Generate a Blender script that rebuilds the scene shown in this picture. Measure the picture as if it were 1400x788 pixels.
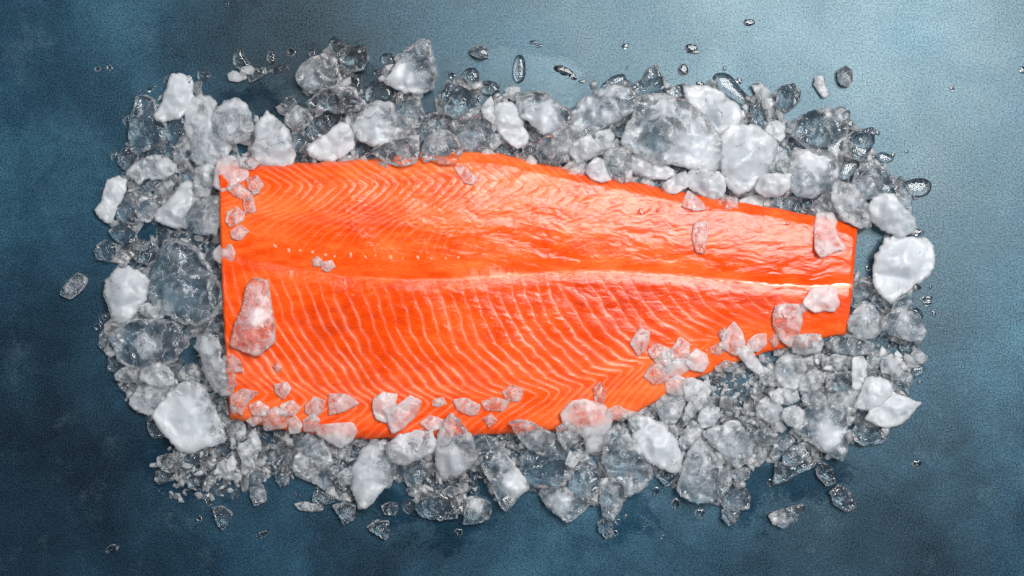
import bpy, math, time
import numpy as np
from mathutils import Vector, geometry as mgeo

T0 = time.time()
scene = bpy.context.scene
for o in list(bpy.data.objects):
    bpy.data.objects.remove(o)

# ------------------------------------------------------------------ camera, world, lights, exposure
PX = 0.0005                 # one photograph pixel on the table = half a millimetre
CAMH = 1.10                 # camera height above the table
W, H = 1400.0, 788.0
cam_d = bpy.data.cameras.new('camera')
cam = bpy.data.objects.new('camera', cam_d)
scene.collection.objects.link(cam)
cam.location = (0, 0, CAMH)
cam_d.sensor_width = 36.0
cam_d.lens = 36.0 * CAMH / (W * PX)
cam_d.clip_start = 0.05
cam_d.clip_end = 50
scene.camera = cam

world = bpy.data.worlds.new('World')
scene.world = world
world.use_nodes = True
bg = world.node_tree.nodes['Background']
bg.inputs[0].default_value = (0.86, 0.92, 1.0, 1)
bg.inputs[1].default_value = 0.23

def area(name, loc, aim, sx, sy, power, col):
    d = bpy.data.lights.new(name, 'AREA')
    d.shape = 'RECTANGLE'; d.size = sx; d.size_y = sy; d.energy = power; d.color = col
    o = bpy.data.objects.new(name, d)
    scene.collection.objects.link(o)
    o.location = loc
    o.rotation_euler = (Vector(aim) - Vector(loc)).to_track_quat('-Z', 'Y').to_euler()
    return o
area('window_light', (0.57, 0.56, 1.72), (0.10, 0.06, 0.0), 0.95, 0.87, 71.0, (1.0, 0.98, 0.96))

scene.view_settings.view_transform = 'Standard'
scene.view_settings.look = 'None'
scene.view_settings.exposure = 0.0
scene.view_settings.gamma = 1.0
scene.render.engine = 'CYCLES'
cy = scene.cycles
cy.max_bounces = 14; cy.transmission_bounces = 12; cy.glossy_bounces = 5; cy.diffuse_bounces = 4
cy.transparent_max_bounces = 8
cy.sample_clamp_indirect = 6.0
cy.blur_glossy = 0.6
cy.caustics_reflective = False
cy.caustics_refractive = True
cy.use_denoising = True
try:
    cy.denoiser = 'OPENIMAGEDENOISE'
except Exception:
    pass

# ------------------------------------------------------------------ helpers
def pix(x, y, z=0.0):
    """photograph pixel and height above the table (m) -> point in the place"""
    k = PX * (1.0 - z / CAMH)
    return (x - W / 2) * k, (H / 2 - y) * k

def hash2(ix, iy, seed):
    n = (ix.astype(np.int64) * 374761393 + iy.astype(np.int64) * 668265263 + seed * 1274126177) & 0xffffffff
    n = ((n ^ (n >> 13)) * 1274126177) & 0xffffffff
    return ((n ^ (n >> 16)) & 0xffffff) / float(0xffffff)

def vnoise(x, y, seed=0):
    ix = np.floor(x); iy = np.floor(y)
    fx = x - ix; fy = y - iy
    fx = fx * fx * fx * (fx * (fx * 6 - 15) + 10); fy = fy * fy * fy * (fy * (fy * 6 - 15) + 10)
    ix = ix.astype(np.int64); iy = iy.astype(np.int64)
    a = hash2(ix, iy, seed); b = hash2(ix + 1, iy, seed); c = hash2(ix, iy + 1, seed); d = hash2(ix + 1, iy + 1, seed)
    return (a * (1 - fx) + b * fx) * (1 - fy) + (c * (1 - fx) + d * fx) * fy

def fbm(x, y, seed=0, octv=4):
    s = np.zeros_like(x, dtype=float); a = 0.5; t = 0
    for i in range(octv):
        s += a * (vnoise(x, y, seed + i * 17) * 2 - 1); t += a
        ca, sa = 0.8, 0.6
        x, y = (x * ca - y * sa) * 2.03 + 7.1, (x * sa + y * ca) * 2.03 + 3.7
        a *= 0.5
    return s / t

def mesh_from(name, co, faces, smooth=True):
    """co Nx3, faces: int array Mx3 or Mx4"""
    me = bpy.data.meshes.new(name)
    faces = np.asarray(faces, dtype=np.int32); n, k = faces.shape
    me.vertices.add(len(co)); me.vertices.foreach_set('co', np.asarray(co, dtype=np.float32).ravel())
    me.loops.add(n * k); me.loops.foreach_set('vertex_index', faces.ravel())
    me.polygons.add(n)
    me.polygons.foreach_set('loop_start', np.arange(0, n * k, k, dtype=np.int32))
    me.update(calc_edges=True)
    me.polygons.foreach_set('use_smooth', np.full(n, smooth))
    me.validate()
    return me

def attr(me, name, vals):
    a = me.attributes.new(name, 'FLOAT', 'POINT')
    a.data.foreach_set('value', np.asarray(vals, dtype=np.float32))

def link(name, me, mat, parent=None):
    o = bpy.data.objects.new(name, me)
    scene.collection.objects.link(o)
    if mat: me.materials.append(mat)
    if parent: o.parent = parent
    return o

def tag(o, label=None, cat=None, group=None, kind=None):
    if label: o['label'] = label
    if cat: o['category'] = cat
    if group: o['group'] = group
    if kind: o['kind'] = kind

class NT:
    def __init__(s, name):
        s.m = bpy.data.materials.new(name); s.m.use_nodes = True
        s.t = s.m.node_tree; s.t.nodes.clear()
        s.out = s.n('ShaderNodeOutputMaterial')
    def n(s, typ, **kw):
        nd = s.t.nodes.new(typ)
        for k, v in kw.items():
            if hasattr(nd, k): setattr(nd, k, v)
        return nd
    def l(s, a, b): s.t.links.new(a, b)
    def val(s, sock, v):
        if hasattr(v, 'is_linked') or isinstance(v, bpy.types.NodeSocket): s.l(v, sock)
        else: sock.default_value = v
    def math(s, op, a, b=0.0, c=0.0, clamp=False):
        nd = s.n('ShaderNodeMath', operation=op, use_clamp=clamp)
        s.val(nd.inputs[0], a); s.val(nd.inputs[1], b); s.val(nd.inputs[2], c)
        return nd.outputs[0]
    def noise(s, vec, scale, detail=3.0, rough=0.5, dist=0.0):
        nd = s.n('ShaderNodeTexNoise')
        s.l(vec, nd.inputs['Vector']); nd.inputs['Scale'].default_value = scale
        nd.inputs['Detail'].default_value = detail; nd.inputs['Roughness'].default_value = rough
        nd.inputs['Distortion'].default_value = dist
        return nd.outputs['Fac']
    def ramp(s, fac, stops, interp='LINEAR'):
        nd = s.n('ShaderNodeValToRGB'); cr = nd.color_ramp; cr.interpolation = interp
        while len(cr.elements) < len(stops): cr.elements.new(0.5)
        for e, (p, c) in zip(cr.elements, stops):
            e.position = p; e.color = (c[0], c[1], c[2], 1) if hasattr(c, '__len__') else (c, c, c, 1)
        s.l(fac, nd.inputs[0])
        return nd.outputs[0]
    def mix(s, fac, a, b, mode='MIX'):
        nd = s.n('ShaderNodeMix', data_type='RGBA', blend_type=mode)
        s.val(nd.inputs[0], fac)
        for i, v in ((6, a), (7, b)):
            if isinstance(v, bpy.types.NodeSocket): s.l(v, nd.inputs[i])
            else: nd.inputs[i].default_value = (v[0], v[1], v[2], 1)
        return nd.outputs[2]
    def bump(s, h, strength, dist, normal=None):
        nd = s.n('ShaderNodeBump'); nd.inputs['Strength'].default_value = strength
        nd.inputs['Distance'].default_value = dist; s.l(h, nd.inputs['Height'])
        if normal is not None: s.l(normal, nd.inputs['Normal'])
        return nd.outputs[0]
    def bsdf(s, **kw):
        nd = s.n('ShaderNodeBsdfPrincipled')
        for k, v in kw.items():
            sock = nd.inputs[k]
            if isinstance(v, bpy.types.NodeSocket): s.l(v, sock)
            elif hasattr(v, '__len__') and len(v) == 3 and sock.type == 'RGBA': sock.default_value = (*v, 1)
            else: sock.default_value = v
        return nd

# ------------------------------------------------------------------ materials
def mat_table():
    s = NT('painted_board')
    pos = s.n('ShaderNodeTexCoord').outputs['Object']
    big = s.noise(pos, 4.2, 4, 0.55, 0.6)
    mid = s.noise(pos, 17, 5, 0.65, 0.4)
    sml = s.noise(pos, 120, 5, 0.7)
    blob = None
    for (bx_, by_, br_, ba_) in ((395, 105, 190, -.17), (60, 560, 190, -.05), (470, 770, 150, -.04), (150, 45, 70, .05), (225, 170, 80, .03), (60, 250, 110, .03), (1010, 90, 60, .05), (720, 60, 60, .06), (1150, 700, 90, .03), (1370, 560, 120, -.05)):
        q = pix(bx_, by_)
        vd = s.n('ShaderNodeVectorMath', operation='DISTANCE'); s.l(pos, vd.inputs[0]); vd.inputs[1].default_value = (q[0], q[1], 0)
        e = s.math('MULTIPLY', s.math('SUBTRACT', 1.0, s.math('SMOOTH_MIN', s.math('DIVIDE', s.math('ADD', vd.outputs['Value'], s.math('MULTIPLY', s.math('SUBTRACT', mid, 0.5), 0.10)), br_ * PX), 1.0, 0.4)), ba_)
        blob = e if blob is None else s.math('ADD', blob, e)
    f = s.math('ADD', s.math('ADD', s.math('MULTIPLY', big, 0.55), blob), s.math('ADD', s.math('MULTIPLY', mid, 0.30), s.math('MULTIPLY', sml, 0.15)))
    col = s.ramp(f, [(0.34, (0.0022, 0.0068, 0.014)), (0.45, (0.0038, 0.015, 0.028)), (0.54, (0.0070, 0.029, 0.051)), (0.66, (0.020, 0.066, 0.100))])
    # worn pale flecks of the paint and a fine two-tone grain
    fl = s.noise(pos, 26, 8, 0.78, 0.3)
    col = s.mix(s.math('MULTIPLY', s.ramp(fl, [(0.55, 0.0), (0.75, 1.0)]), 0.13), col, (0.16, 0.25, 0.29))
    gr = s.noise(pos, 900, 5, 0.95)
    col = s.mix(1.0, col, s.ramp(gr, [(0.40, 0.15), (0.62, 2.3)]), 'MULTIPLY')
    h = s.math('ADD', s.noise(pos, 900, 5, 0.9), s.math('MULTIPLY', gr, 0.5))
    nrm = s.bump(h, 0.30, 0.00016)
    rg = s.math('ADD', s.ramp(gr, [(0.35, 0.24), (0.65, 0.40)]), s.math('MULTIPLY', s.math('SUBTRACT', mid, 0.5), 0.25))
    # places still wet with meltwater: darker paint under a smooth film
    wet = None
    for (bx_, by_, br_) in ((738, 112, 52), (690, 100, 40), (352, 165, 62), (470, 110, 60), (610, 125, 60), (1010, 672, 60), (250, 640, 70), (300, 690, 40), (200, 470, 40), (620, 690, 60), (860, 690, 50), (1110, 640, 50), (200, 330, 50), (560, 700, 50)):
        q = pix(bx_, by_)
        vd = s.n('ShaderNodeVectorMath', operation='DISTANCE'); s.l(pos, vd.inputs[0]); vd.inputs[1].default_value = (q[0], q[1], 0)
        e = s.math('DIVIDE', s.math('ADD', vd.outputs['Value'], s.math('ADD', s.math('MULTIPLY', s.math('SUBTRACT', mid, 0.5), 0.09), s.math('MULTIPLY', s.math('SUBTRACT', sml, 0.5), 0.02))), br_ * PX)
        wet = e if wet is None else s.math('MINIMUM', wet, e)
    wet = s.ramp(wet, [(0.62, 1.0), (1.0, 0.0)])
    col = s.mix(s.math('MULTIPLY', wet, 0.30), col, s.mix(1.0, col, (0.25, 0.36, 0.42), 'MULTIPLY'))
    rg = s.math('SUBTRACT', rg, s.math('MULTIPLY', wet, 0.16), clamp=True)
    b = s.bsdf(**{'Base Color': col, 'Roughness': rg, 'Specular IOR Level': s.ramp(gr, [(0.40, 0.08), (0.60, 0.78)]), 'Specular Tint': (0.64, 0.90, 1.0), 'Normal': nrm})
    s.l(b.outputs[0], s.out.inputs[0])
    return s.m

def mat_ice(name='ice', film=False):
    s = NT(name)
    tc = s.n('ShaderNodeTexCoord').outputs['Object']
    at = s.n('ShaderNodeAttribute', attribute_name='cloud').outputs['Fac']
    n1 = s.noise(tc, 85, 3, 0.5, 1.5)
    n2 = s.noise(tc, 520, 3, 0.6)
    vo = s.n('ShaderNodeTexVoronoi', feature='DISTANCE_TO_EDGE'); vo.inputs['Scale'].default_value = 95
    wv = s.n('ShaderNodeVectorMath', operation='ADD')
    nc = s.n('ShaderNodeTexNoise'); s.l(tc, nc.inputs['Vector']); nc.inputs['Scale'].default_value = 150
    sc = s.n('ShaderNodeVectorMath', operation='SCALE'); s.l(nc.outputs['Color'], sc.inputs[0]); sc.inputs['Scale'].default_value = 0.012
    s.l(tc, wv.inputs[0]); s.l(sc.outputs[0], wv.inputs[1]); s.l(wv.outputs[0], vo.inputs['Vector'])
    vein = s.math('MULTIPLY', s.ramp(vo.outputs['Distance'], [(0.0, 1.0), (0.03, 0.0)]), s.ramp(n1, [(0.44, 0.0), (0.54, 1.0)]))
    c = s.math('ADD', at, s.math('MULTIPLY', s.math('SUBTRACT', n1, 0.5), 0.80))
    c = s.math('ADD', c, s.math('MULTIPLY', s.math('SUBTRACT', n2, 0.5), 0.14))
    sm = s.n('ShaderNodeMapRange', interpolation_type='SMOOTHSTEP'); s.l(c, sm.inputs[0]); sm.inputs[1].default_value = 0.16; sm.inputs[2].default_value = 0.86
    c = s.math('ADD', sm.outputs[0], s.math('MULTIPLY', vein, 0.55), clamp=True)
    c = s.math('MULTIPLY', c, 1.0)
    h = s.math('ADD', s.math('MULTIPLY', n1, 0.15), s.math('MULTIPLY', n2, 0.5))
    nrm = s.bump(h, 0.26, 0.0010)
    fine = s.bump(s.noise(tc, 700, 4, 0.75), 0.55, 0.0007, nrm)
    glass = s.bsdf(**{'Base Color': (0.985, 0.99, 1.0), 'Roughness': s.math('ADD', s.math('MULTIPLY', s.math('POWER', c, 0.8), 0.46), 0.02), 'IOR': 1.31, 'Transmission Weight': 1.0, 'Normal': nrm})
    frost = s.bsdf(**{'Base Color': s.mix(n2, (0.66, 0.72, 0.79), (0.89, 0.925, 0.965)), 'Roughness': 0.32, 'IOR': 1.31, 'Subsurface Weight': 0.8, 'Subsurface Radius': (0.007, 0.0075, 0.008), 'Subsurface Scale': 1.0,
                      'Coat Weight': 1.0, 'Coat Roughness': 0.07, 'Coat IOR': 1.36, 'Coat Normal': s.bump(s.noise(tc, 520, 4, 0.65, 0.3), 0.35, 0.0011), 'Normal': fine})
    tr = s.n('ShaderNodeBsdfTranslucent'); tr.inputs[0].default_value = (0.93, 0.95, 0.97, 1); s.l(fine, tr.inputs['Normal'])
    m1 = s.n('ShaderNodeMixShader'); m1.inputs[0].default_value = 0.36
    s.l(frost.outputs[0], m1.inputs[1]); s.l(tr.outputs[0], m1.inputs[2])
    m2 = s.n('ShaderNodeMixShader'); s.l(s.math('ADD', s.math('MULTIPLY', s.math('POWER', c, 1.15), 0.68), 0.015), m2.inputs[0])
    s.l(glass.outputs[0], m2.inputs[1]); s.l(m1.outputs[0], m2.inputs[2])
    s.l(m2.outputs[0], s.out.inputs[0])
    return s.m

def mat_water():
    s = NT('melt_water')
    b = s.bsdf(**{'Base Color': (0.98, 0.99, 1.0), 'Roughness': 0.0, 'IOR': 1.33, 'Transmission Weight': 1.0})
    s.l(b.outputs[0], s.out.inputs[0])
    return s.m

def mat_flesh():
    s = NT('salmon_flesh')
    tc = s.n('ShaderNodeTexCoord').outputs['Object']
    fat = s.n('ShaderNodeAttribute', attribute_name='fat').outputs['Fac']
    tone = s.n('ShaderNodeAttribute', attribute_name='tone').outputs['Fac']
    mp = s.n('ShaderNodeMapping'); s.l(tc, mp.inputs[0]); mp.inputs['Scale'].default_value = (0.35, 1.6, 1.0)
    fib = s.noise(mp.outputs[0], 900, 4, 0.65)
    blot = s.noise(tc, 60, 4, 0.6)
    t = s.math('ADD', tone, s.math('MULTIPLY', s.math('SUBTRACT', fib, 0.5), 0.95))
    t = s.math('ADD', t, s.math('MULTIPLY', s.math('SUBTRACT', blot, 0.5), 0.5), clamp=True)
    col = s.ramp(t, [(0.0, (0.47, 0.028, 0.0004)), (0.42, (0.63, 0.054, 0.0008)), (1.0, (0.75, 0.132, 0.024))])
    col = s.mix(fat, col, (0.76, 0.30, 0.19))
    # wet film: irregular wrinkles, longer along the fillet
    mp2 = s.n('ShaderNodeMapping'); s.l(tc, mp2.inputs[0]); mp2.inputs['Scale'].default_value = (0.55, 1.15, 1.0)
    w1 = s.noise(mp2.outputs[0], 150, 4, 0.55, 1.2)
    w2 = s.noise(mp2.outputs[0], 480, 3, 0.6, 0.6)
    w3 = s.noise(tc, 1500, 3, 0.65)
    hh = s.math('ADD', s.math('MULTIPLY', w1, 0.9), s.math('ADD', s.math('MULTIPLY', w2, 0.45), s.math('MULTIPLY', w3, 0.14)))
    nf = s.bump(fib, 0.5, 0.0008)
    nc = s.bump(hh, 0.22, 0.0022)
    b = s.bsdf(**{'Base Color': col, 'Roughness': 0.42, 'IOR': 1.4, 'Specular IOR Level': 0.0, 'Subsurface Weight': 0.2,
                  'Subsurface Radius': (0.0035, 0.0010, 0.0004), 'Subsurface Scale': 1.0,
                  'Coat Weight': 0.72, 'Coat Roughness': s.ramp(blot, [(0.35, 0.04), (0.65, 0.16)]), 'Coat IOR': 1.40, 'Normal': nf, 'Coat Normal': nc})
    s.l(b.outputs[0], s.out.inputs[0])
    return s.m

def mat_plain(name, col, rough=0.4, sss=0.0, coat=0.0):
    s = NT(name)
    tc = s.n('ShaderNodeTexCoord').outputs['Object']
    n = s.noise(tc, 400, 3, 0.6)
    c = s.mix(n, tuple(x * 0.8 for x in col), tuple(min(1, x * 1.15) for x in col))
    b = s.bsdf(**{'Base Color': c, 'Roughness': rough, 'Coat Weight': coat, 'Coat Roughness': 0.1, 'Normal': s.bump(n, 0.3, 0.0006)})
    s.l(b.outputs[0], s.out.inputs[0])
    return s.m

M_TABLE = mat_table(); M_ICE = mat_ice(); M_WATER = mat_water(); M_FLESH = mat_flesh()
M_FATBAND = mat_plain('pale_fat', (0.78, 0.36, 0.25), 0.4, coat=0.5)
M_BONE = mat_plain('pin_bone_tip', (0.72, 0.24, 0.13), 0.55, coat=0.0)
M_SKIN = mat_plain('silver_skin', (0.22, 0.23, 0.24), 0.3, coat=0.4)

# ------------------------------------------------------------------ tabletop
def build_table():
    x, y, t = 1.1, 0.8, 0.02
    co = [(-x, -y, -t), (x, -y, -t), (x, y, -t), (-x, y, -t), (-x, -y, 0), (x, -y, 0), (x, y, 0), (-x, y, 0)]
    f = [(3, 2, 1, 0), (4, 5, 6, 7), (0, 1, 5, 4), (1, 2, 6, 5), (2, 3, 7, 6), (3, 0, 4, 7)]
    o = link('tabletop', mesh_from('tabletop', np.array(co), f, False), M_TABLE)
    tag(o, 'mottled slate blue painted tabletop with fine grain', 'tabletop', kind='structure')
build_table()

# ------------------------------------------------------------------ salmon fillet
TOPE = np.array([(298,224),(330,225),(352,226),(430,222),(500,218),(560,214),(600,210),(640,207),(690,211),(730,222),(790,234),(850,245),(900,256),(960,268),(1030,280),(1100,292),(1140,300),(1174,312)], float)
BOTE = np.array([(298,568),(313,573),(350,581),(400,590),(450,597),(500,601),(560,600),(640,598),(690,594),(740,591),(790,587),(830,579),(860,569),(890,553),(920,535),(955,516),(985,503),(1020,491),(1060,479),(1100,470),(1125,463),(1174,452)], float)
MIDE = np.array([(298,344),(340,353),(417,370),(475,379),(560,383),(606,383),(670,378),(738,374),(788,371),(839,371),(910,375),(967,380),(1018,386),(1068,391),(1119,392),(1174,391)], float)
LEFT = np.array([(224,298),(280,299.5),(340,301),(400,303),(450,306),(510,310),(573,314)], float)
RIGHT = np.array([(300,1172),(312,1172),(360,1168.5),(400,1165),(440,1160),(460,1157)], float)
yt = lambda x: np.interp(x, TOPE[:, 0], TOPE[:, 1])
yb = lambda x: np.interp(x, BOTE[:, 0], BOTE[:, 1])
ym = lambda x: np.interp(x, MIDE[:, 0], MIDE[:, 1])
xl = lambda y: np.interp(y, LEFT[:, 0], LEFT[:, 1])
xr = lambda y: np.interp(y, RIGHT[:, 0], RIGHT[:, 1])

FU = np.array([(0,-132),(.17,-129),(.28,-118),(.36,-104),(.43,-90),(.49,-72),(.555,-45),(.65,-21),(.74,-5),(.78,0),(.805,-4),(1,-52)], float)
FL = np.array([(0,-122),(.09,-116),(.3,-98),(.456,-78),(.57,-55),(.67,-39),(.71,-26),(.75,-9),(.775,-1.5),(.79,-1),(.82,-8),(.93,-45),(1,-64)], float)

def flesh_fields(x, y):
    """height (px), fat and tone of the flesh at photograph pixels x, y (arrays of one raster, 0.75 px steps)"""
    t, b, m = yt(x), yb(x), ym(x)
    up = y < m
    a = np.clip((m - y) / (m - t), 0, 1.0); bl = np.clip((y - m) / (b - m), 0, 1.0)
    # thickness
    u = np.clip((x - 300) / 870, 0, 1)
    Tk = 46 - 18 * u - 6 * u ** 3 + 3 * np.exp(-((x - 560) / 160) ** 2)
    hu = Tk * (1.0 + 0.10 * np.sin(np.pi * np.clip(a, 0, 1)) - 0.16 * a ** 3)
    hl = Tk * (1.0 + 0.05 * np.sin(np.pi * bl) - 0.50 * bl ** 1.4)
    h = np.where(up, hu, hl)
    h -= 2.2 * np.exp(-((y - m) / 9.0) ** 2)
    h += 1.6 * fbm(x / 90, y / 60, 5, 3)
    # myomere bands
    wob = 9.0 * fbm(x / 75, y / 60, 11, 3) + 1.6 * fbm(x / 14, y / 14, 12, 2)
    hs = np.clip((m - t) / 162.0, 0.3, 1.1)
    fu = np.interp(a, FU[:, 0], FU[:, 1]) * hs ** 0.6
    apx = np.interp(x, [400, 500, 755, 863, 960, 1170], [.79, .78, .75, .66, .66, .66])
    fl = np.interp(np.clip(bl * .77 / apx, 0, 1.25), np.append(FL[:, 0], 1.25), np.append(FL[:, 1], -118)) * np.clip((b - m) / 215.0, 0.4, 1.1) ** 0.5
    ph = np.where(up, (x + wob - fu) / 15.2, (x + wob - fl) / 17.4)
    st = 0.75
    gy, gx = np.gradient(ph, st)
    g = np.minimum(np.hypot(gx, gy), 0.6)
    k = np.round(ph)
    d = np.abs(ph - k) / np.maximum(g, 0.02)
    rnd = hash2(k.astype(np.int64), np.where(up, 3, 9).astype(np.int64), 4)
    blp = bl * .77 / apx
    wl = 1.05 + 0.9 * np.exp(-((blp - .62) / .10) ** 2) + 0.4 * fbm(x / 22, y / 22, 21, 2)
    wu = 0.72 + 0.3 * fbm(x / 22, y / 22, 22, 2)
    wd = np.where(up, wu, wl) * (0.8 + 0.4 * rnd)
    line = np.exp(-(d / np.maximum(wd, 0.5)) ** 2)
    su = np.interp(a, [0, .12, .25, .5, .8, 1], [.03, .06, .16, .42, .75, .6]) * np.interp(x, [300, 360, 600, 760, 900, 1000, 1170], [.4, .9, .9, .7, .4, .25, .1])
    sl = np.interp(blp, [0, .05, .14, .3, .6, .72, .85, 1.0, 1.2], [.10, .2, .5, .75, .95, .8, .5, .33, .25]) * np.interp(x, [300, 340, 800, 900, 1000, 1170], [.5, .9, 1, .85, .45, .15])
    br = np.clip(0.68 + 1.1 * fbm(x / 34, y / 20, 31, 3), 0.08, 1.1) * np.clip(.85 + .6 * fbm(x / 5, y / 3.5, 33, 2), .3, 1.15)
    fat = line * np.where(up, su, sl) * br
    # soft halo of fat round each band
    fat = fat * .80 + 0.25 * np.exp(-(d / (wd * 2.7)) ** 2) * np.where(up, su, sl) * np.clip(.7 + .8 * fbm(x / 26, y / 26, 34, 3), 0, 1.2)
    groove = line * np.where(up, su, sl)
    # secondary band where the loin layers run together above the pin bones
    yl = m - (m - t) * 0.47
    fat += 0.22 * np.exp(-((y - yl) / 5.0) ** 2) * np.clip(0.3 + fbm(x / 26, y / 5, 41, 3), 0, 1) * np.interp(x, [380, 480, 900, 1000], [0, 1, 1, 0])
    # midline
    ml = np.exp(-((y - m - 0.8 * fbm(x / 16, x * 0, 51, 2)) / np.interp(x, [420, 500, 610, 640, 700, 730, 850, 960, 1020, 1170], [1, 1.1, 1.6, 2.4, 2.4, 1.9, 2.0, 1.4, 2.0, 2.2])) ** 2)
    fat += ml * np.interp(x, [380, 470, 600, 640, 850, 950, 1000, 1170], [0, .35, .5, .75, .65, .45, .7, .75]) * np.clip(.8 + .6 * fbm(x / 9, y / 9, 52, 2), .2, 1.2)
    fat += 0.85 * np.exp(-((x - 672) / 30) ** 2 - ((y - 374) / 6.5) ** 2) * np.clip(.5 + 1.1 * fbm(x / 4, y / 14, 53, 2), 0, 1.2)
    fat += 0.10 * np.clip(fbm(x / 40, y / 14, 61, 4), 0, 1) * np.interp(x, [600, 760, 1170], [0, 1, 1])
    tone = 0.44 + np.where(up, 0.10 + .05 * a, -0.16 * np.sin(np.pi * np.clip(blp / .8, 0, 1)) + 0.30 * np.clip((blp - .78) / .3, 0, 1))
    tone += 0.42 * fbm(x / 120, y / 50, 71, 4) + 0.26 * fbm(x / 24, y / 8, 72, 4)
    tone += 0.18 * np.exp(-((y - m) / 16) ** 2) * np.interp(x, [430, 560, 1170], [0, 1, .6])
    # relief of bands, wrinkles of the cut surface
    h += -0.35 * groove + 0.45 * np.cos(2 * np.pi * (ph - k)) * -0.3 * np.where(up, su, sl)
    rgh = np.interp(x, [300, 560, 700, 1170], [.35, .55, .9, .9]) * np.where(up, 1.0, np.interp(bl, [0, .25, .5], [.8, .5, .25]))
    wx = x + 9 * fbm(x / 30, y / 30, 80, 2); wy = y + 9 * fbm(x / 30, y / 30, 85, 2)
    h += rgh * .68 * (1.3 * fbm(wx / 34, wy / 13, 81, 3) + 0.9 * (0.5 - np.abs(fbm(wx / 30, wy / 10, 83, 3))))
    return h, np.clip(fat, 0, 1), np.clip(tone, 0, 1)

class Raster:
    def __init__(s, x0, x1, y0, y1, st):
        s.x0, s.y0, s.st = x0, y0, st
        s.gx, s.gy = np.meshgrid(np.arange(x0, x1, st), np.arange(y0, y1, st))
        s.ny, s.nx = s.gx.shape
    def samp(s, f, x, y):
        u = np.clip((x - s.x0) / s.st, 0, s.nx - 1.001); v = np.clip((y - s.y0) / s.st, 0, s.ny - 1.001)
        i = u.astype(int); j = v.astype(int); fu = u - i; fv = v - j
        return (f[j, i] * (1 - fu) + f[j, i + 1] * fu) * (1 - fv) + (f[j + 1, i] * (1 - fu) + f[j + 1, i + 1] * fu) * fv

RA = Raster(280, 1190, 195, 615, 0.75)
RH, RF, RT = flesh_fields(RA.gx, RA.gy)

def edge_round(x, y):
    dt = np.clip((y - yt(x)) / 16, 0, 1); db = np.clip((yb(x) - y) / 14, 0, 1)
    dl = np.clip((x - xl(y)) / 4, 0, 1); dr = np.clip((xr(y) - x) / 5, 0, 1)
    r = lambda t, lo: lo + (1 - lo) * np.sqrt(np.maximum(0, 1 - (1 - t) ** 2))
    return r(dt, .35) * r(db, .35) * r(dl, .82) * r(dr, .75)

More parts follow.
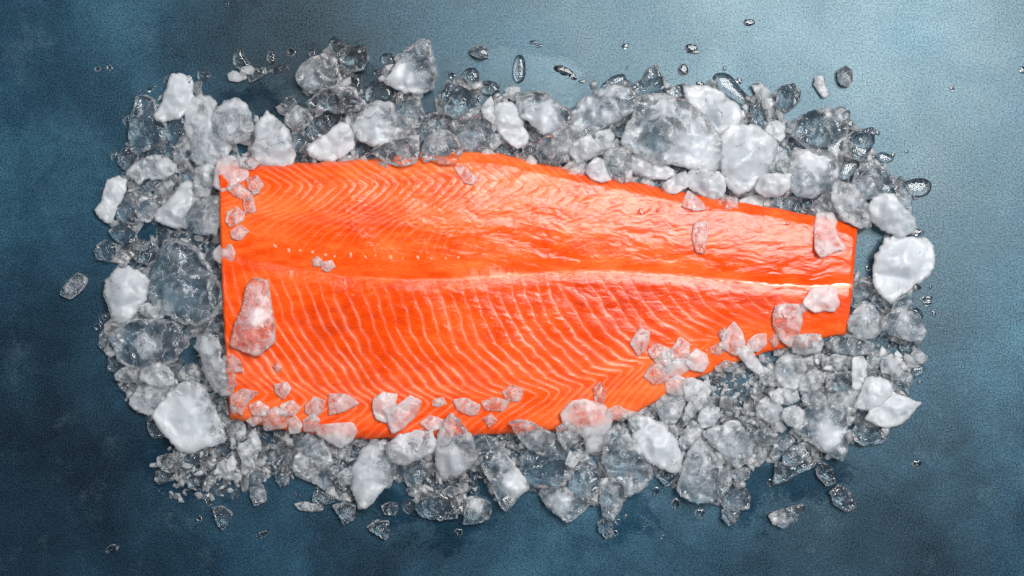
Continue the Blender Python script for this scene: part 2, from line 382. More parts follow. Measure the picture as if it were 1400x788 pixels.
def build_fillet():
    NU, NV = 1000, 430
    u = np.linspace(0, 1, NU); v = np.linspace(0, 1, NV)
    U, V = np.meshgrid(u, v)
    # two passes so that the cut ends and the long edges all follow their outlines
    X = 300 + 870 * U; Y = yb(X) * (1 - V) + yt(X) * V
    for _ in range(4):
        X = xl(Y) * (1 - U) + xr(Y) * U
        # the long edges wander a little
        Y = yb(X) * (1 - V) + yt(X) * V
    wv = 1.6 * fbm(X / 12, X * 0 + V * 3, 91, 3)
    Yj = Y + wv * np.clip(1 - 8 * np.minimum(V, 1 - V), 0, 1)
    Xj = X + 0.9 * fbm(Y / 10, U * 3, 92, 3) * np.clip(1 - 20 * np.minimum(U, 1 - U), 0, 1)
    hz = RA.samp(RH, Xj, Yj) * edge_round(X, Y)
    Z = (hz + 3) * PX
    wx, wy = pix(Xj, Yj, Z)
    co = np.stack([wx, wy, Z], -1).reshape(-1, 3)
    idx = np.arange(NU * NV).reshape(NV, NU)
    q = np.stack([idx[:-1, :-1], idx[:-1, 1:], idx[1:, 1:], idx[1:, :-1]], -1).reshape(-1, 4)
    # side walls down to the skin and a closing underside
    ring = np.concatenate([idx[0, :], idx[1:, -1], idx[-1, -2::-1], idx[-2:0:-1, 0]])
    nr = len(ring); base = len(co)
    rc = co[ring].copy(); ctr = rc[:, :2].mean(0)
    lev = []
    for kf, ins in ((0.55, 0.0), (0.0, 0.0015)):
        c = rc.copy(); c[:, 2] = rc[:, 2] * kf + (1 - kf) * 0.0012
        d = ctr - c[:, :2]; d /= np.linalg.norm(d, axis=1, keepdims=True)
        c[:, :2] += d * ins
        lev.append(c)
    co2 = np.concatenate([co] + lev)
    r0 = ring; r1 = base + np.arange(nr); r2 = r1 + nr
    side = []
    for A, B in ((r0, r1), (r1, r2)):
        side.append(np.stack([A, B, np.roll(B, -1), np.roll(A, -1)], -1))
    faces = np.concatenate([q] + side)
    me = mesh_from('flesh', co2, faces)
    fat = np.concatenate([RA.samp(RF, Xj, Yj).ravel(), np.zeros(2 * nr)])
    tone = np.concatenate([RA.samp(RT, Xj, Yj).ravel(), np.full(2 * nr, .5)])
    attr(me, 'fat', fat); attr(me, 'tone', tone)
    root = bpy.data.objects.new('salmon_fillet', None)
    scene.collection.objects.link(root)
    tag(root, 'raw orange salmon fillet with pale fat lines lying on crushed ice', 'salmon fillet')
    link('flesh', me, M_FLESH, root)
    # skin below: a slab following the outline
    sub = ring[::6]; n = len(sub); c = co[sub].copy()
    d = ctr - c[:, :2]; d /= np.linalg.norm(d, axis=1, keepdims=True); c[:, :2] += d * 0.0012
    lo = c.copy(); lo[:, 2] = 0.0002; hi = c.copy(); hi[:, 2] = 0.0016
    cc = np.concatenate([lo, hi, [[ctr[0], ctr[1], 0.0002]], [[ctr[0], ctr[1], 0.0016]]])
    i0 = np.arange(n); i1 = np.roll(i0, -1)
    tri = np.concatenate([np.stack([i0, i1, i1 + n], -1), np.stack([i0, i1 + n, i0 + n], -1), np.stack([i1, i0, np.full(n, 2 * n)], -1), np.stack([i0 + n, i1 + n, np.full(n, 2 * n + 1)], -1)])
    link('skin', mesh_from('skin', cc, tri, False), M_SKIN, root)['label'] = 'dark silvery skin under the flesh'
    # pale fat band on the midline at the tail, a raised ribbon
    xs = np.arange(1006, 1163, 2.0)
    xs2 = np.linspace(1006, xr(np.array(391.0)) - 3, 110)
    yc_ = ym(xs2) + 1.0 * fbm(xs2 / 20, xs2 * 0, 95, 3)
    hw = np.interp(xs2, [1006, 1030, 1060, 1120, 1170], [0.8, 2.2, 3.6, 3.9, 3.6]) * np.clip(.8 + .9 * fbm(xs2 / 9, xs2 * 0 + 4, 96, 3), .15, 1.4)
    prof = np.linspace(-1, 1, 7); cof = []
    for x_, y_, w_ in zip(xs2, yc_, hw):
        for p in prof:
            yy = y_ + p * w_
            z = (RA.samp(RH, np.array([x_]), np.array([yy]))[0] * edge_round(np.array([x_]), np.array([yy]))[0] + 3 + 1.3 * (1 - p * p) - 0.5) * PX
            a_, b_ = pix(x_, yy, z); cof.append((a_, b_, z))
    g = np.arange(len(xs2) * 7).reshape(-1, 7)
    f = np.stack([g[:-1, :-1], g[:-1, 1:], g[1:, 1:], g[1:, :-1]], -1).reshape(-1, 4)[:, ::-1]
    link('fat_band', mesh_from('fat_band', np.array(cof), f), M_FATBAND, root)['label'] = 'pale fat band along the middle of the tail'
    # pin bone tips
    rng = np.random.default_rng(5)
    bx = [(376,337),(392,342),(408,343.5),(427,345),(443,349),(460,351),(479,349.5),(497,352.5),(515,350),(532,353),(551,354),(571,353),(590,353),(608,353),(627,351.5),(636,372),(655,370),(735,369.5),(752,369.5),(772,368.5),(792,368),(812,368.5),(836,368.5),(867,371),(1062,0)]
    th = np.linspace(0, 2 * np.pi, 12, endpoint=False)
    for (x_, y_) in bx[:15]:
        r = rng.uniform(1.0, 2.6); el = rng.uniform(1.0, 2.2); x_ += rng.uniform(-3, 3); y_ += rng.uniform(-1.5, 1.5); an = rng.uniform(-.5, .5) + 1.3
        cv = []; lv = [(1.0, -0.6), (1.0, 0.0), (.8, .55), (.4, .9)]
        z0 = RA.samp(RH, np.array([x_]), np.array([y_]))[0] + 3
        for s_, zz in lv:
            jx = 1 + .15 * rng.standard_normal(12)
            px_ = x_ + (np.cos(th) * np.cos(an) * el - np.sin(th) * np.sin(an)) * r * s_ * jx
            py_ = y_ + (np.cos(th) * np.sin(an) * el + np.sin(th) * np.cos(an)) * r * s_ * jx
            z = np.full(12, (z0 + zz * .9 - .2) * PX)
            a_, b_ = pix(px_, py_, z); cv.append(np.stack([a_, b_, z], -1))
        z = (z0 + .75) * PX; a_, b_ = pix(x_, y_, z)
        cv = np.concatenate(cv + [np.array([[a_, b_, z]])])
        fs = []
        for L in range(3):
            for i in range(12):
                j = (i + 1) % 12
                fs += [(L * 12 + j, L * 12 + i, L * 12 + 12 + i), (L * 12 + j, L * 12 + 12 + i, L * 12 + 12 + j)]
        for i in range(12): fs.append((36 + (i + 1) % 12, 36 + i, 48))
        link('pin_bone', mesh_from('pin_bone', cv, fs), M_BONE, root)
build_fillet()
print('fillet', time.time() - T0)

# height of what already lies on the table, in px units, one cell per photograph pixel
gxx, gyy = np.meshgrid(np.arange(1400.0), np.arange(788.0))
HM = np.zeros((788, 1400))
ins = (gyy > yt(gxx)) & (gyy < yb(gxx)) & (gxx > xl(gyy)) & (gxx < xr(gyy))
HM[ins] = (RA.samp(RH, gxx[ins], gyy[ins]) * edge_round(gxx[ins], gyy[ins])) + 3
FIL = ins.copy()

# ------------------------------------------------------------------ ice
CROP = {'A': (60, 40), 'B': (400, 30), 'C': (680, 70), 'D': (950, 70), 'E': (950, 250), 'F': (950, 430), 'G': (60, 220), 'H': (60, 400), 'I': (130, 560), 'J': (400, 540), 'K': (680, 540), 'L': (950, 560),
        'M': (290, 200), 'N': (290, 400), 'O': (560, 200), 'P': (560, 380), 'Q': (840, 230), 'R': (840, 370)}
ICE = """
A 2 .92 690,245 735,250 770,265 800,290 800,370 770,440 735,470 650,492 605,485 598,455 630,410 660,320 |frosty white ice wedge leaning highest over the pile at the upper left corner|the white corner wedge
A 1 .22 500,370 540,360 590,380 610,430 600,480 660,500 640,590 560,640 520,668 470,640 462,590 470,480 490,410 |clear cracked ice chunk tucked under the white wedge at the upper left corner|the clear cracked corner chunk
A 0 .15 680,490 735,470 760,520 760,580 710,640 690,700 640,650 660,560
A 1 .62 800,390 840,365 890,375 930,410 915,480 915,540 960,580 1005,620 985,680 925,720 860,740 800,700 790,600 765,540 765,440 |tall milky ice chunk standing just above the fillet's upper left corner|the tall milky chunk
A 2 .5 990,390 1030,372 1080,400 1110,460 1125,530 1090,590 1025,618 970,590 920,545 912,480 935,425 |rounded milky ice lump with a clear top beside the tall milky chunk|the rounded milky lump
A 2 .72 1205,452 1240,480 1310,540 1330,600 1350,680 1330,720 1270,745 1200,740 1130,700 1125,650 1145,600 1140,530 1170,490 |cone-shaped frosted ice chunk overhanging the fillet's upper edge near its left end|the frosted cone
A 0 .45 740,580 770,575 790,640 790,690 730,735 700,700 705,630
A 0 .08 430,455 470,450 470,540 440,530 418,490
A 0 .2 430,645 470,640 505,665 510,700 470,750 430,752 400,720 398,675
A 0 .08 365,645 395,650 400,700 370,715 352,690
A 0 .05 1040,95 1070,100 1085,150 1120,190 1100,220 1050,225 1015,190 1015,140
A 1 .7 990,245 1020,225 1080,240 1090,265 1040,285 1000,275
A 0 .05 830,212 870,215 910,250 880,285 830,285 820,250
A 0 .08 1205,110 1230,100 1250,130 1250,180 1220,200 1195,160
A 0 .15 1130,215 1190,205 1200,235 1150,270 1110,285 1100,250
A 0 .05 1210,215 1270,190 1320,195 1330,220 1260,245 1205,240
A 0 .06 645,245 690,240 675,290 640,300
A 0 .1 560,640 630,620 660,680 620,690 520,690
A 0 .15 1300,370 1340,360 1365,400 1340,440 1290,430
B 0 .1 190,110 215,80 250,95 320,140 320,180 240,190 185,150
B 0 .15 215,190 300,130 390,140 410,200 380,260 290,262 240,240
B 1 .4 100,195 160,180 230,200 250,280 265,320 210,360 130,388 60,365 22,290 50,240 |cloudy ice chunk with a bright ragged rim among the upper left melting lumps|the ragged rimmed chunk
B 0 .08 85,150 125,145 135,190 90,195
B 0 .05 290,290 370,280 380,330 360,385 290,370
B 1 .35 80,435 150,380 240,348 330,358 350,400 405,455 330,480 250,495 180,478 110,462 |wide ridged ice shard lying between the ragged rimmed chunk and a white nugget|the wide ridged shard
B 1 .3 690,100 730,110 745,160 770,280 755,360 680,380 600,370 520,335 508,310 560,230 610,150 @600,320,110,.5|triangular ice chunk with clear dark top, standing apart above the pile|the triangular chunk
B 0 .05 480,170 530,165 560,200 550,235 490,245 470,210
B 0 .05 430,265 470,250 510,270 490,295 440,290
B 0 .1 380,370 430,310 520,310 555,360 545,430 460,430 390,440
B 2 .3 570,382 630,395 680,430 705,500 680,560 640,570 600,530 555,470 |thin glassy ice plate on edge against the broad cloudy boulder|the thin glassy plate
B 1 .48 345,510 400,460 460,430 540,450 560,490 630,530 640,560 600,620 520,660 430,662 360,630 328,570 @460,620,120,.3|broad cloudy ice boulder above the left half of the fillet's upper edge|the broad cloudy boulder
B 2 .95 250,545 300,560 325,600 328,680 280,715 220,750 150,745 100,715 80,680 130,640 190,600 |smooth white ice nugget touching the fillet's upper edge|the smooth white nugget
B 0 .2 130,490 200,475 260,510 250,560 180,605 120,640 80,610 90,530
B 1 .45 -30,480 20,452 80,470 105,520 60,575 0,580 -40,540
B 0 .3 10,580 60,580 80,650 50,700 0,700 -30,640
B 0 .15 340,650 430,660 445,700 390,725 335,715
B 1 .35 450,680 540,640 620,620 670,615 675,680 660,760 590,772 510,760 460,720 435,690 |clear dark-hearted ice lump with orange tint on the fillet's upper edge|the orange tinted lump
B 0 .25 470,640 520,615 575,630 560,655 500,668
B 2 .4 720,630 780,590 840,590 890,640 910,700 880,755 820,765 760,740 720,755 692,720 |wet pitted ice lump with orange glints sitting on the fillet's upper edge|the pitted glinting lump
B 1 .35 700,570 760,520 820,500 860,550 870,600 800,585 730,620 690,650 672,610
B 1 .4 880,525 990,505 1060,530 1110,590 1110,660 1070,690 990,700 920,690 880,620 858,560 |dusky half-clear ice block resting behind the highest point of the fillet's edge|the dusky half-clear block
B 1 .28 840,325 900,350 960,375 1010,400 1000,480 960,520 880,525 830,490 805,410 |bluish clear ice slab behind the dusky block at top centre|the bluish clear slab
B 1 .85 1040,430 1070,405 1085,450 1095,510 1080,550 1030,510 1015,470
B 2 .9 1120,440 1180,440 1215,470 1240,560 1272,610 1255,650 1205,675 1150,640 1100,580 1092,520 1085,460 |bright white snowy ice lump above the fillet at top centre|the snowy centre lump
B 1 .65 1145,370 1180,345 1225,355 1225,390 1190,430 1150,400
B 0 .45 765,410 800,402 825,480 780,505
B 0 .2 1105,650 1150,635 1200,690 1190,725 1100,710
B 0 .25 1240,670 1280,650 1330,660 1320,735 1260,740
B 0 .25 955,150 990,125 1055,145 1055,190 1010,198 960,175
B 0 .05 890,300 940,245 1000,250 1015,310 980,355 930,345
B 0 .12 1190,190 1240,170 1260,230 1255,310 1210,340 1180,300
B 0 .08 1000,320 1090,315 1130,360 1090,410 1010,390
B 0 .2 405,705 440,700 450,740 400,740
C 1 .4 110,235 180,220 270,235 320,280 385,320 390,380 330,440 240,440 190,390 130,350 110,290 @250,370,90,.3|smooth bluish ice chunk leaning away from the snowy centre lump|the smooth bluish chunk
C 1 .45 480,255 560,205 640,192 720,205 760,265 740,320 650,370 560,415 545,460 470,468 400,400 400,350 440,290 |domed cloudy ice chunk with a clear side, next to the biggest ice block|the domed cloudy chunk
C 2 .40 760,265 830,245 910,245 990,270 1060,310 1130,380 1180,450 1200,540 1190,620 1110,640 1030,620 950,600 850,590 760,550 700,525 685,480 720,390 750,340 @1050,520,120,.3|biggest ice block of all, hazy with a clear window in its top|the biggest ice block
C 1 .85 1015,195 1080,190 1180,205 1230,250 1290,290 1310,350 1270,410 1165,455 1120,360 1040,290 1020,240 |satiny white ice slab behind the biggest ice block|the satiny white slab
C 2 .85 1040,650 1110,635 1190,650 1225,700 1215,788 1150,795 1090,770 1030,730 1018,690 |plump white ice lump on the fillet's edge below the biggest ice block|the plump white lump
C 2 .85 900,710 960,670 1010,648 1030,680 1025,730 960,770 905,760 888,735
C 1 .8 720,560 800,565 880,600 940,640 955,670 900,690 820,685 740,660 705,620 |long smooth white ice pebble lying under the front of the biggest block|the long white pebble
C 2 .8 490,610 530,575 570,590 585,640 610,690 560,705 510,690 478,650
C 1 .45 570,590 590,540 640,520 720,530 720,600 715,660 670,710 600,680 580,640
C 2 .75 400,520 450,470 495,455 555,520 535,560 470,590 430,600 390,545
C 1 .5 320,420 370,402 420,410 440,460 430,500 390,520 390,590 320,600 300,540 300,460
C 1 .4 220,510 260,460 305,460 305,560 280,610 220,590 208,545
C 0 .25 135,520 170,492 215,500 215,570 150,580
C 2 .3 330,660 390,605 450,595 475,640 430,690 370,705 325,675
C 2 .6 158,590 178,565 210,590 205,622 165,630
C 1 .65 530,440 610,418 628,460 610,520 560,530 525,490
C 0 .25 640,400 700,370 740,330 720,420 690,470 630,450
C 1 .25 730,690 800,675 835,720 820,748 740,750 715,720
C 2 .65 690,650 725,640 730,690 690,712
C 0 .2 900,600 1000,610 1045,640 960,665
C 0 .12 550,190 620,130 690,118 700,170 650,195 580,205
C 0 .15 720,180 800,140 820,90 860,80 890,140 900,200 1000,170 1020,200 990,240 900,255 800,250 730,220 |glassy melting ice sheet with pale wet top behind the biggest ice block|the glassy melting sheet
C 0 .5 500,170 525,155 540,190 510,205
D 1 .75 200,410 310,405 385,440 440,500 450,560 420,620 370,660 300,740 230,765 165,700 145,620 150,530 148,460 |large white ice ball with a grey streak, right of the biggest block|the grey-streaked white ball
D 0 .12 95,130 140,110 200,130 240,190 290,240 300,280 250,300 190,260 120,215 100,170
D 0 .55 305,185 350,170 400,210 428,280 410,305 370,312 340,260
D 0 .18 470,195 530,180 568,220 560,280 520,310 470,330 440,280 445,230
D 1 .85 400,385 450,372 488,410 485,460 460,488 420,460 380,430
D 1 .28 500,430 560,370 620,330 700,318 780,315 828,330 820,400 810,480 800,540 760,580 690,560 620,530 560,480 |blue-grey clear ice block with an orange corner at the upper right|the orange-cornered clear block
D 1 .15 825,450 880,425 970,418 965,490 930,560 890,588 835,570 840,510 820,480 |glassy blue ice lump outermost at the upper right, beside the orange-cornered block|the glassy blue lump
D 2 .45 520,580 550,535 620,540 680,560 740,580 783,625 760,700 700,745 640,785 550,770 510,720 508,650 @650,600,90,.3|crumpled milky ice chunk with dark folds above the fillet's tail|the crumpled milky chunk
D 1 .45 440,510 490,540 510,590 500,655 430,665 405,630 440,570
D 2 .88 345,690 380,660 450,662 510,665 510,740 450,785 380,785 330,745
D 0 .05 780,610 820,580 900,590 870,660 820,705 760,690
D 1 .35 900,610 950,588 990,600 1040,660 1090,700 1100,750 1080,790 900,790 850,720 870,660 |streaky bluish ice chunk behind the white lumps at the tail's upper corner|the streaky bluish chunk
D 0 .1 1120,700 1180,685 1240,680 1278,710 1270,760 1230,790 1150,790 1115,740
D 0 .08 975,550 1020,540 1080,575 1050,605 985,600
D 0 .7 650,140 690,130 700,180 725,230 690,250 660,210 640,180
D 0 .4 780,95 815,80 845,110 848,160 825,192 785,180 768,130
D 0 .4 410,310 450,300 480,330 450,350 415,345
D 0 .25 300,310 350,270 380,310 400,340 370,410 310,390
D 0 .2 495,450 540,470 600,520 530,530 500,490
E 2 .6 750,10 800,0 860,20 910,70 935,130 945,190 940,238 880,235 820,210 770,150 740,90 |pinkish frosted ice chunk casting shadow on the tail's upper corner|the pinkish frosted chunk
E 2 .78 960,90 1010,65 1070,70 1120,130 1180,190 1195,235 1160,270 1095,285 1020,255 960,205 940,140 |white ice lump between the pinkish frosted chunk and the big white slab|the white tail lump
E 1 .4 1090,45 1120,25 1165,80 1170,150 1150,190 1100,130 1078,80
E 1 .97 1030,310 1080,295 1150,305 1230,305 1270,345 1278,400 1285,455 1240,510 1170,560 1110,610 1080,645 1020,610 970,545 965,470 980,400 1010,360 |big opaque white ice slab lying beyond the tail's cut end|the big white slab
E 1 .35 640,110 690,65 750,60 785,100 790,150 720,180 660,175 625,145
E 0 .2 565,85 640,80 640,145 590,150
E 1 .3 395,110 440,80 520,70 555,95 557,150 470,150 420,130
E 1 .75 225,130 250,95 310,70 375,90 350,130 280,157 225,150
E 1 .25 125,110 170,80 222,90 220,140 160,152 125,140
E 2 .4 665,185 740,180 760,225 750,250 800,345 740,360 690,380 660,350 655,260 |translucent pink ice chip standing on the flesh at the tail's upper corner|the pink tail chip
E 2 .9 600,635 640,585 700,570 750,580 760,650 740,688 690,680 650,690 600,655 |white ice pebble on the flesh against the pale band near the tail end|the white tail pebble
E 0 .35 850,560 890,520 945,505 960,560 945,640 900,680 845,660
E 0 .35 950,620 1000,590 1040,610 1075,650 1050,690 970,665
E 1 .35 1075,640 1120,600 1170,580 1175,640 1130,700 1060,700
E 0 .08 1160,680 1200,665 1235,710 1220,750 1170,740
F 1 .5 825,40 850,-10 910,-60 960,-40 1000,20 1005,80 970,125 880,125 835,80 |rounded grey ice lump touching the tail's lower corner|the rounded grey lump
F 1 .45 1015,30 1050,-10 1100,-30 1160,-10 1200,20 1235,80 1225,130 1150,140 1060,110 1020,80 |hazy bluish ice block below the big white slab|the hazy bluish block
F 2 .62 540,120 600,105 675,108 690,160 670,200 600,215 530,205 525,160
F 1 .35 700,160 760,125 830,110 900,130 960,170 930,210 860,220 760,200
F 0 .2 895,170 950,150 1000,190 950,215
F 2 .95 240,185 280,175 310,200 350,260 375,305 340,322 290,290 250,240 225,215 |white finger-shaped ice splinter slanting over the tail's lower edge|the white splinter
F 2 .4 160,110 210,55 250,110 260,160 215,210 165,180 150,150
F 2 .4 290,150 330,115 375,110 380,160 340,195 290,190
F 2 .4 110,285 160,250 220,260 240,285 190,310 120,308
F 1 .62 445,250 500,215 570,230 600,290 570,340 545,400 480,395 440,340 432,290
F 1 .6 345,330 400,295 440,340 430,390 370,380
F 1 .55 570,350 620,300 680,310 690,370 650,410 580,420 555,390
F 1 .5 620,220 660,198 700,220 680,260 630,262
F 1 .62 700,240 760,215 840,230 860,280 780,300 690,300
F 2 .9 850,240 900,225 930,260 925,340 890,400 850,395 848,320 |upright white ice tablet in the crushed ice below the tail|the white tablet
F 1 .5 930,220 980,190 1000,240 970,300 930,310
F 1 .65 1010,230 1060,215 1120,245 1145,290 1090,320 1010,320 1000,270
F 1 .5 1165,210 1200,180 1255,230 1240,260 1190,270 1160,250
F 0 .12 1160,280 1240,270 1245,310 1190,345 1155,320
F 1 .4 1060,330 1110,310 1165,320 1165,370 1145,410 1090,410 1060,380
F 2 .97 920,345 990,340 1050,370 1065,410 1030,470 960,510 890,510 865,490 890,430 910,390 |puffy white ice lump at the lower right of the pile|the puffy white lump
F 2 .96 1060,420 1100,435 1160,455 1208,480 1170,530 1120,580 1050,606 970,590 930,560 950,510 1000,490 1050,450 |pointed white ice leaf jutting out at the lower right|the pointed white leaf
F 0 .2 870,580 930,570 990,610 1010,640 1025,670 1000,690 900,705 865,680 850,640 |clear grey ice block flat on the table under the pointed white leaf|the flat grey block
F 1 .5 720,450 770,420 840,410 870,450 860,530 820,545 760,510 715,480
F 2 .45 590,430 640,412 700,430 705,465 660,490 600,490 578,460
F 0 .35 710,330 780,310 850,310 850,400 780,420 710,400
F 1 .3 600,510 700,480 780,500 805,560 815,640 818,720 790,780 700,740 630,690 560,640 540,620 590,570 @725,650,75,.6|clear ice block with a milky white core at lower right|the milky-cored block
F 2 .62 480,510 540,490 590,520 585,580 545,615 500,590 470,550
F 1 .55 345,470 390,445 450,470 480,530 470,580 400,585 340,540 328,500
F 1 .55 400,420 470,400 550,410 560,460 500,490 420,470
F 1 .85 30,520 80,490 130,510 130,560 90,600 40,615 18,570
F 1 .75 0,350 50,370 88,410 60,460 20,480 -40,470 -60,400 -40,340 |white ice chunk at the bend where the fillet narrows to the tail|the white bend chunk
F 0 .15 1100,150 1190,145 1160,200 1110,195
F 0 .15 860,510 930,505 920,560 870,570
G 2 .6 445,70 500,10 560,-20 640,-30 705,30 690,70 640,100 550,95 520,130 495,105 |flat-topped milky ice slab at the left above the white oblong|the flat milky slab
G 0 .18 500,110 560,100 605,110 600,155 550,170 505,150
G 1 .4 600,140 650,100 710,70 715,110 680,160 640,205 600,195
G 1 .92 340,110 400,92 440,110 440,160 410,230 385,280 365,330 330,325 290,290 278,260 310,220 325,160 |white oblong ice chunk at the outer left edge of the pile|the white oblong
G 0 .08 435,145 470,140 480,195 440,200
G 1 .25 400,250 440,200 480,220 510,290 500,345 450,335 395,300
G 1 .35 500,200 540,170 590,205 592,290 570,325 520,325 490,270
G 2 .72 730,130 770,108 800,130 795,220 775,290 770,360 700,355 610,320 600,280 650,230 700,190 |triangular frosted ice chunk left of the fillet's upper left corner|the frosted triangle
G 2 .45 780,280 830,220 900,195 950,200 975,235 945,290 940,340 925,395 830,390 790,350 770,310 |greyish faceted ice chunk pressed against the cut end near its upper corner|the greyish faceted chunk
G 1 .62 815,50 880,20 935,40 945,100 900,140 890,190 820,190 805,140
G 0 .4 730,50 790,30 810,70 790,120 730,100
G 0 .18 350,380 400,330 460,330 500,370 500,430 430,445 390,430
G 0 .15 290,450 330,428 385,450 395,500 350,540 285,530 275,490
G 0 .2 490,490 540,450 580,432 622,480 610,540 560,560 500,540
G 0 .05 400,455 480,450 490,510 410,520
G 0 .08 430,520 490,510 510,560 440,570
G 0 .05 600,350 690,350 680,400 620,470 600,420
G 1 .9 345,640 390,595 450,578 500,600 560,635 560,690 545,750 500,800 480,840 430,870 380,850 345,780 325,700 |rounded white ice chunk at the left beside the biggest clear rock|the rounded white chunk
G 2 .28 660,440 700,430 780,460 840,500 880,570 920,630 950,690 950,780 900,830 840,870 740,860 650,810 600,790 575,700 590,610 620,520 |large crackled clear ice rock against the fillet's left cut end|the crackled clear rock
G 0 .15 690,400 760,380 860,390 890,410 830,470 740,440
G 1 .3 870,470 920,410 948,440 945,490 880,495
G 2 .6 920,490 950,462 1000,458 1020,495 1010,530 950,545 920,520 |pale pink six-sided ice chip astride the fillet's left cut edge|the six-sided pink chip
G 0 .35 850,500 930,500 945,560 948,640 900,600 860,560
G 0 .35 90,700 140,640 180,603 235,640 215,690 150,742 95,725 |lone clear ice cube fragment on bare table, farthest left|the lone far-left fragment
G 0 .4 510,580 570,570 590,620 570,650 520,610
G 0 .06 300,150 330,140 335,165 310,168
G 0 .45 690,380 730,360 755,385 720,405
H 1 .3 355,235 420,190 480,160 600,148 700,170 740,220 738,310 700,360 650,385 560,395 480,400 410,365 390,300 @560,280,60,.35|broad clear ice slab with bluish heart at the lower left|the broad clear slab
H 1 .45 385,440 440,400 500,400 530,440 510,480 430,488 390,470
H 2 .6 530,420 590,390 650,390 695,440 695,490 640,510 560,490 525,470
H 1 .6 470,570 510,510 580,475 660,500 690,530 650,580 610,640 560,660 500,630 465,600 |knobbly milky ice chunk between the broad clear slab and the big white block|the knobbly milky chunk
H 2 .5 690,545 740,500 800,490 860,520 900,590 940,680 975,770 960,800 890,820 800,850 740,850 690,800 640,740 595,660 640,600 @720,720,150,.5|big white-hearted ice block with a clear edge off the fillet's lower left corner|the white-hearted block
H 2 .5 830,250 880,228 940,260 955,300 950,350 1010,420 1030,490 1000,540 950,545 900,500 860,420 850,340 815,300 |long milky ice shard leaning on the lower part of the left cut end|the long leaning shard
H 0 .15 350,340 400,340 430,380 400,435 345,420
H 0 .3 395,490 450,485 490,500 480,535 420,530
H 0 .35 300,230 330,190 350,215 350,280 330,320 295,290
H 0 .05 295,115 330,100 355,130 340,175 295,170
H 1 .6 510,70 560,55 610,70 650,110 640,140 560,135 510,100
H 0 .3 740,200 790,165 810,210 780,260 745,240
H 0 .4 860,170 920,130 960,160 985,210 990,270 940,260 880,210
H 0 .5 750,400 800,378 830,400 810,445 750,440
H 1 .3 670,400 740,390 745,470 690,490
H 0 .4 755,455 800,440 850,460 830,490 760,490
H 0 .3 900,560 980,550 985,620 1010,720 960,720 930,640
H 0 .15 555,690 600,680 640,720 640,780 590,785 560,740
H 2 .35 970,350 1010,335 1050,370 1070,420 1020,420 985,390
I 0 .35 335,260 380,240 440,235 440,300 390,320 335,305
I 0 .18 330,330 400,312 430,340 410,380 350,405 322,380
I 0 .28 445,230 520,205 600,200 600,260 530,310 450,300
I 0 .22 470,350 530,320 590,330 610,380 580,440 510,420
I 1 .65 660,300 690,265 740,290 790,340 780,380 700,375 650,340
I 2 .75 715,265 740,248 760,280 750,325 720,338 705,310
I 1 .65 780,190 830,165 850,210 870,270 875,310 830,350 785,345 790,280 765,220
I 1 .65 820,120 860,102 875,140 850,175 820,160
I 1 .5 750,90 780,58 810,85 815,150 770,180 740,150
I 1 .3 815,350 870,312 915,330 905,380 870,415 820,400
I 0 .4 835,420 900,405 920,450 920,490 860,520 835,460
I 0 .28 900,240 930,185 990,200 1000,270 960,320 920,310
I 0 .28 970,330 1010,308 1045,360 1040,400 1000,415 975,380
I 1 .5 1075,260 1100,232 1150,270 1155,310 1110,340 1068,330
I 0 .4 1080,345 1160,320 1260,310 1330,300 1335,350 1290,400 1250,445 1190,400 1110,370 |grey wing-shaped ice shard below the fillet's lower left edge|the grey wing shard
I 1 .4 1105,160 1150,130 1220,160 1260,230 1280,290 1220,315 1170,290 1110,220
I 0 .5 1075,510 1120,498 1220,515 1225,540 1180,552 1100,540 |slim cigar-shaped ice sliver on the table below the grey wing shard|the slim sliver
I 0 .25 1175,465 1220,445 1285,460 1285,500 1230,515 1180,500
I 0 .25 1280,520 1340,500 1400,520 1400,580 1340,625 1320,580
I 0 .2 630,530 690,520 740,560 720,610 680,650 650,600
I 0 .06 630,400 700,385 720,440 680,480 640,460
I 0 .08 720,425 770,412 780,480 740,500
I 0 .15 650,180 720,150 750,200 710,260 650,240
I 0 .06 440,380 470,370 480,420 450,430
I 0 .35 1005,220 1060,200 1090,240 1060,310 1010,290
J 1 .5 370,310 420,275 490,255 530,280 560,370 545,410 520,490 490,500 440,560 400,605 360,595 330,500 325,400 @400,440,110,.3|tall white-veined ice chunk below the fillet, left of centre|the white-veined chunk
J 2 .65 520,260 580,220 660,195 740,195 770,250 760,300 690,340 600,375 540,360 512,310 |rounded frosty ice block lapping the fillet's lower edge|the rounded frosty block
J 2 .45 780,260 790,210 850,110 900,150 950,220 985,320 965,390 890,435 810,455 775,370 770,310 @850,360,70,.3|pointed ice chunk whose tip lies on the flesh at the lower edge|the pointed tip chunk
J 1 .33 605,385 660,362 735,375 725,430 680,490 620,488 600,440
J 2 .28 975,240 1030,218 1100,250 1150,320 1210,400 1260,460 1262,500 1210,545 1180,590 1140,610 1110,570 1070,480 1020,380 985,300 @1195,480,62,.75|long clear ice prism with a white core at its lower tip|the long white-cored prism
K 2 .42 70,150 120,135 190,150 250,185 310,215 290,250 230,300 170,290 110,220 |wet orange-tinted ice shell on the lower edge beside the long prism|the orange-tinted shell
K 1 .3 125,340 180,300 250,310 300,240 360,260 400,330 395,430 350,490 260,500 190,480 140,420 |bowl-shaped clear ice chunk below the orange-tinted shell|the bowl-shaped chunk
J 0 .18 660,610 700,560 780,545 850,570 890,620 880,665 780,672 700,655
J 0 .35 940,560 990,545 1050,575 1070,600 1055,670 980,690 920,695 935,620 @985,600,40,.4
J 0 .2 405,710 450,675 515,680 520,740 500,780 430,740
J 0 .22 480,600 530,575 570,600 550,650 500,645
J 0 .12 590,570 640,560 655,620 630,655 590,620
J 1 .5 610,510 650,490 690,520 685,555 630,545
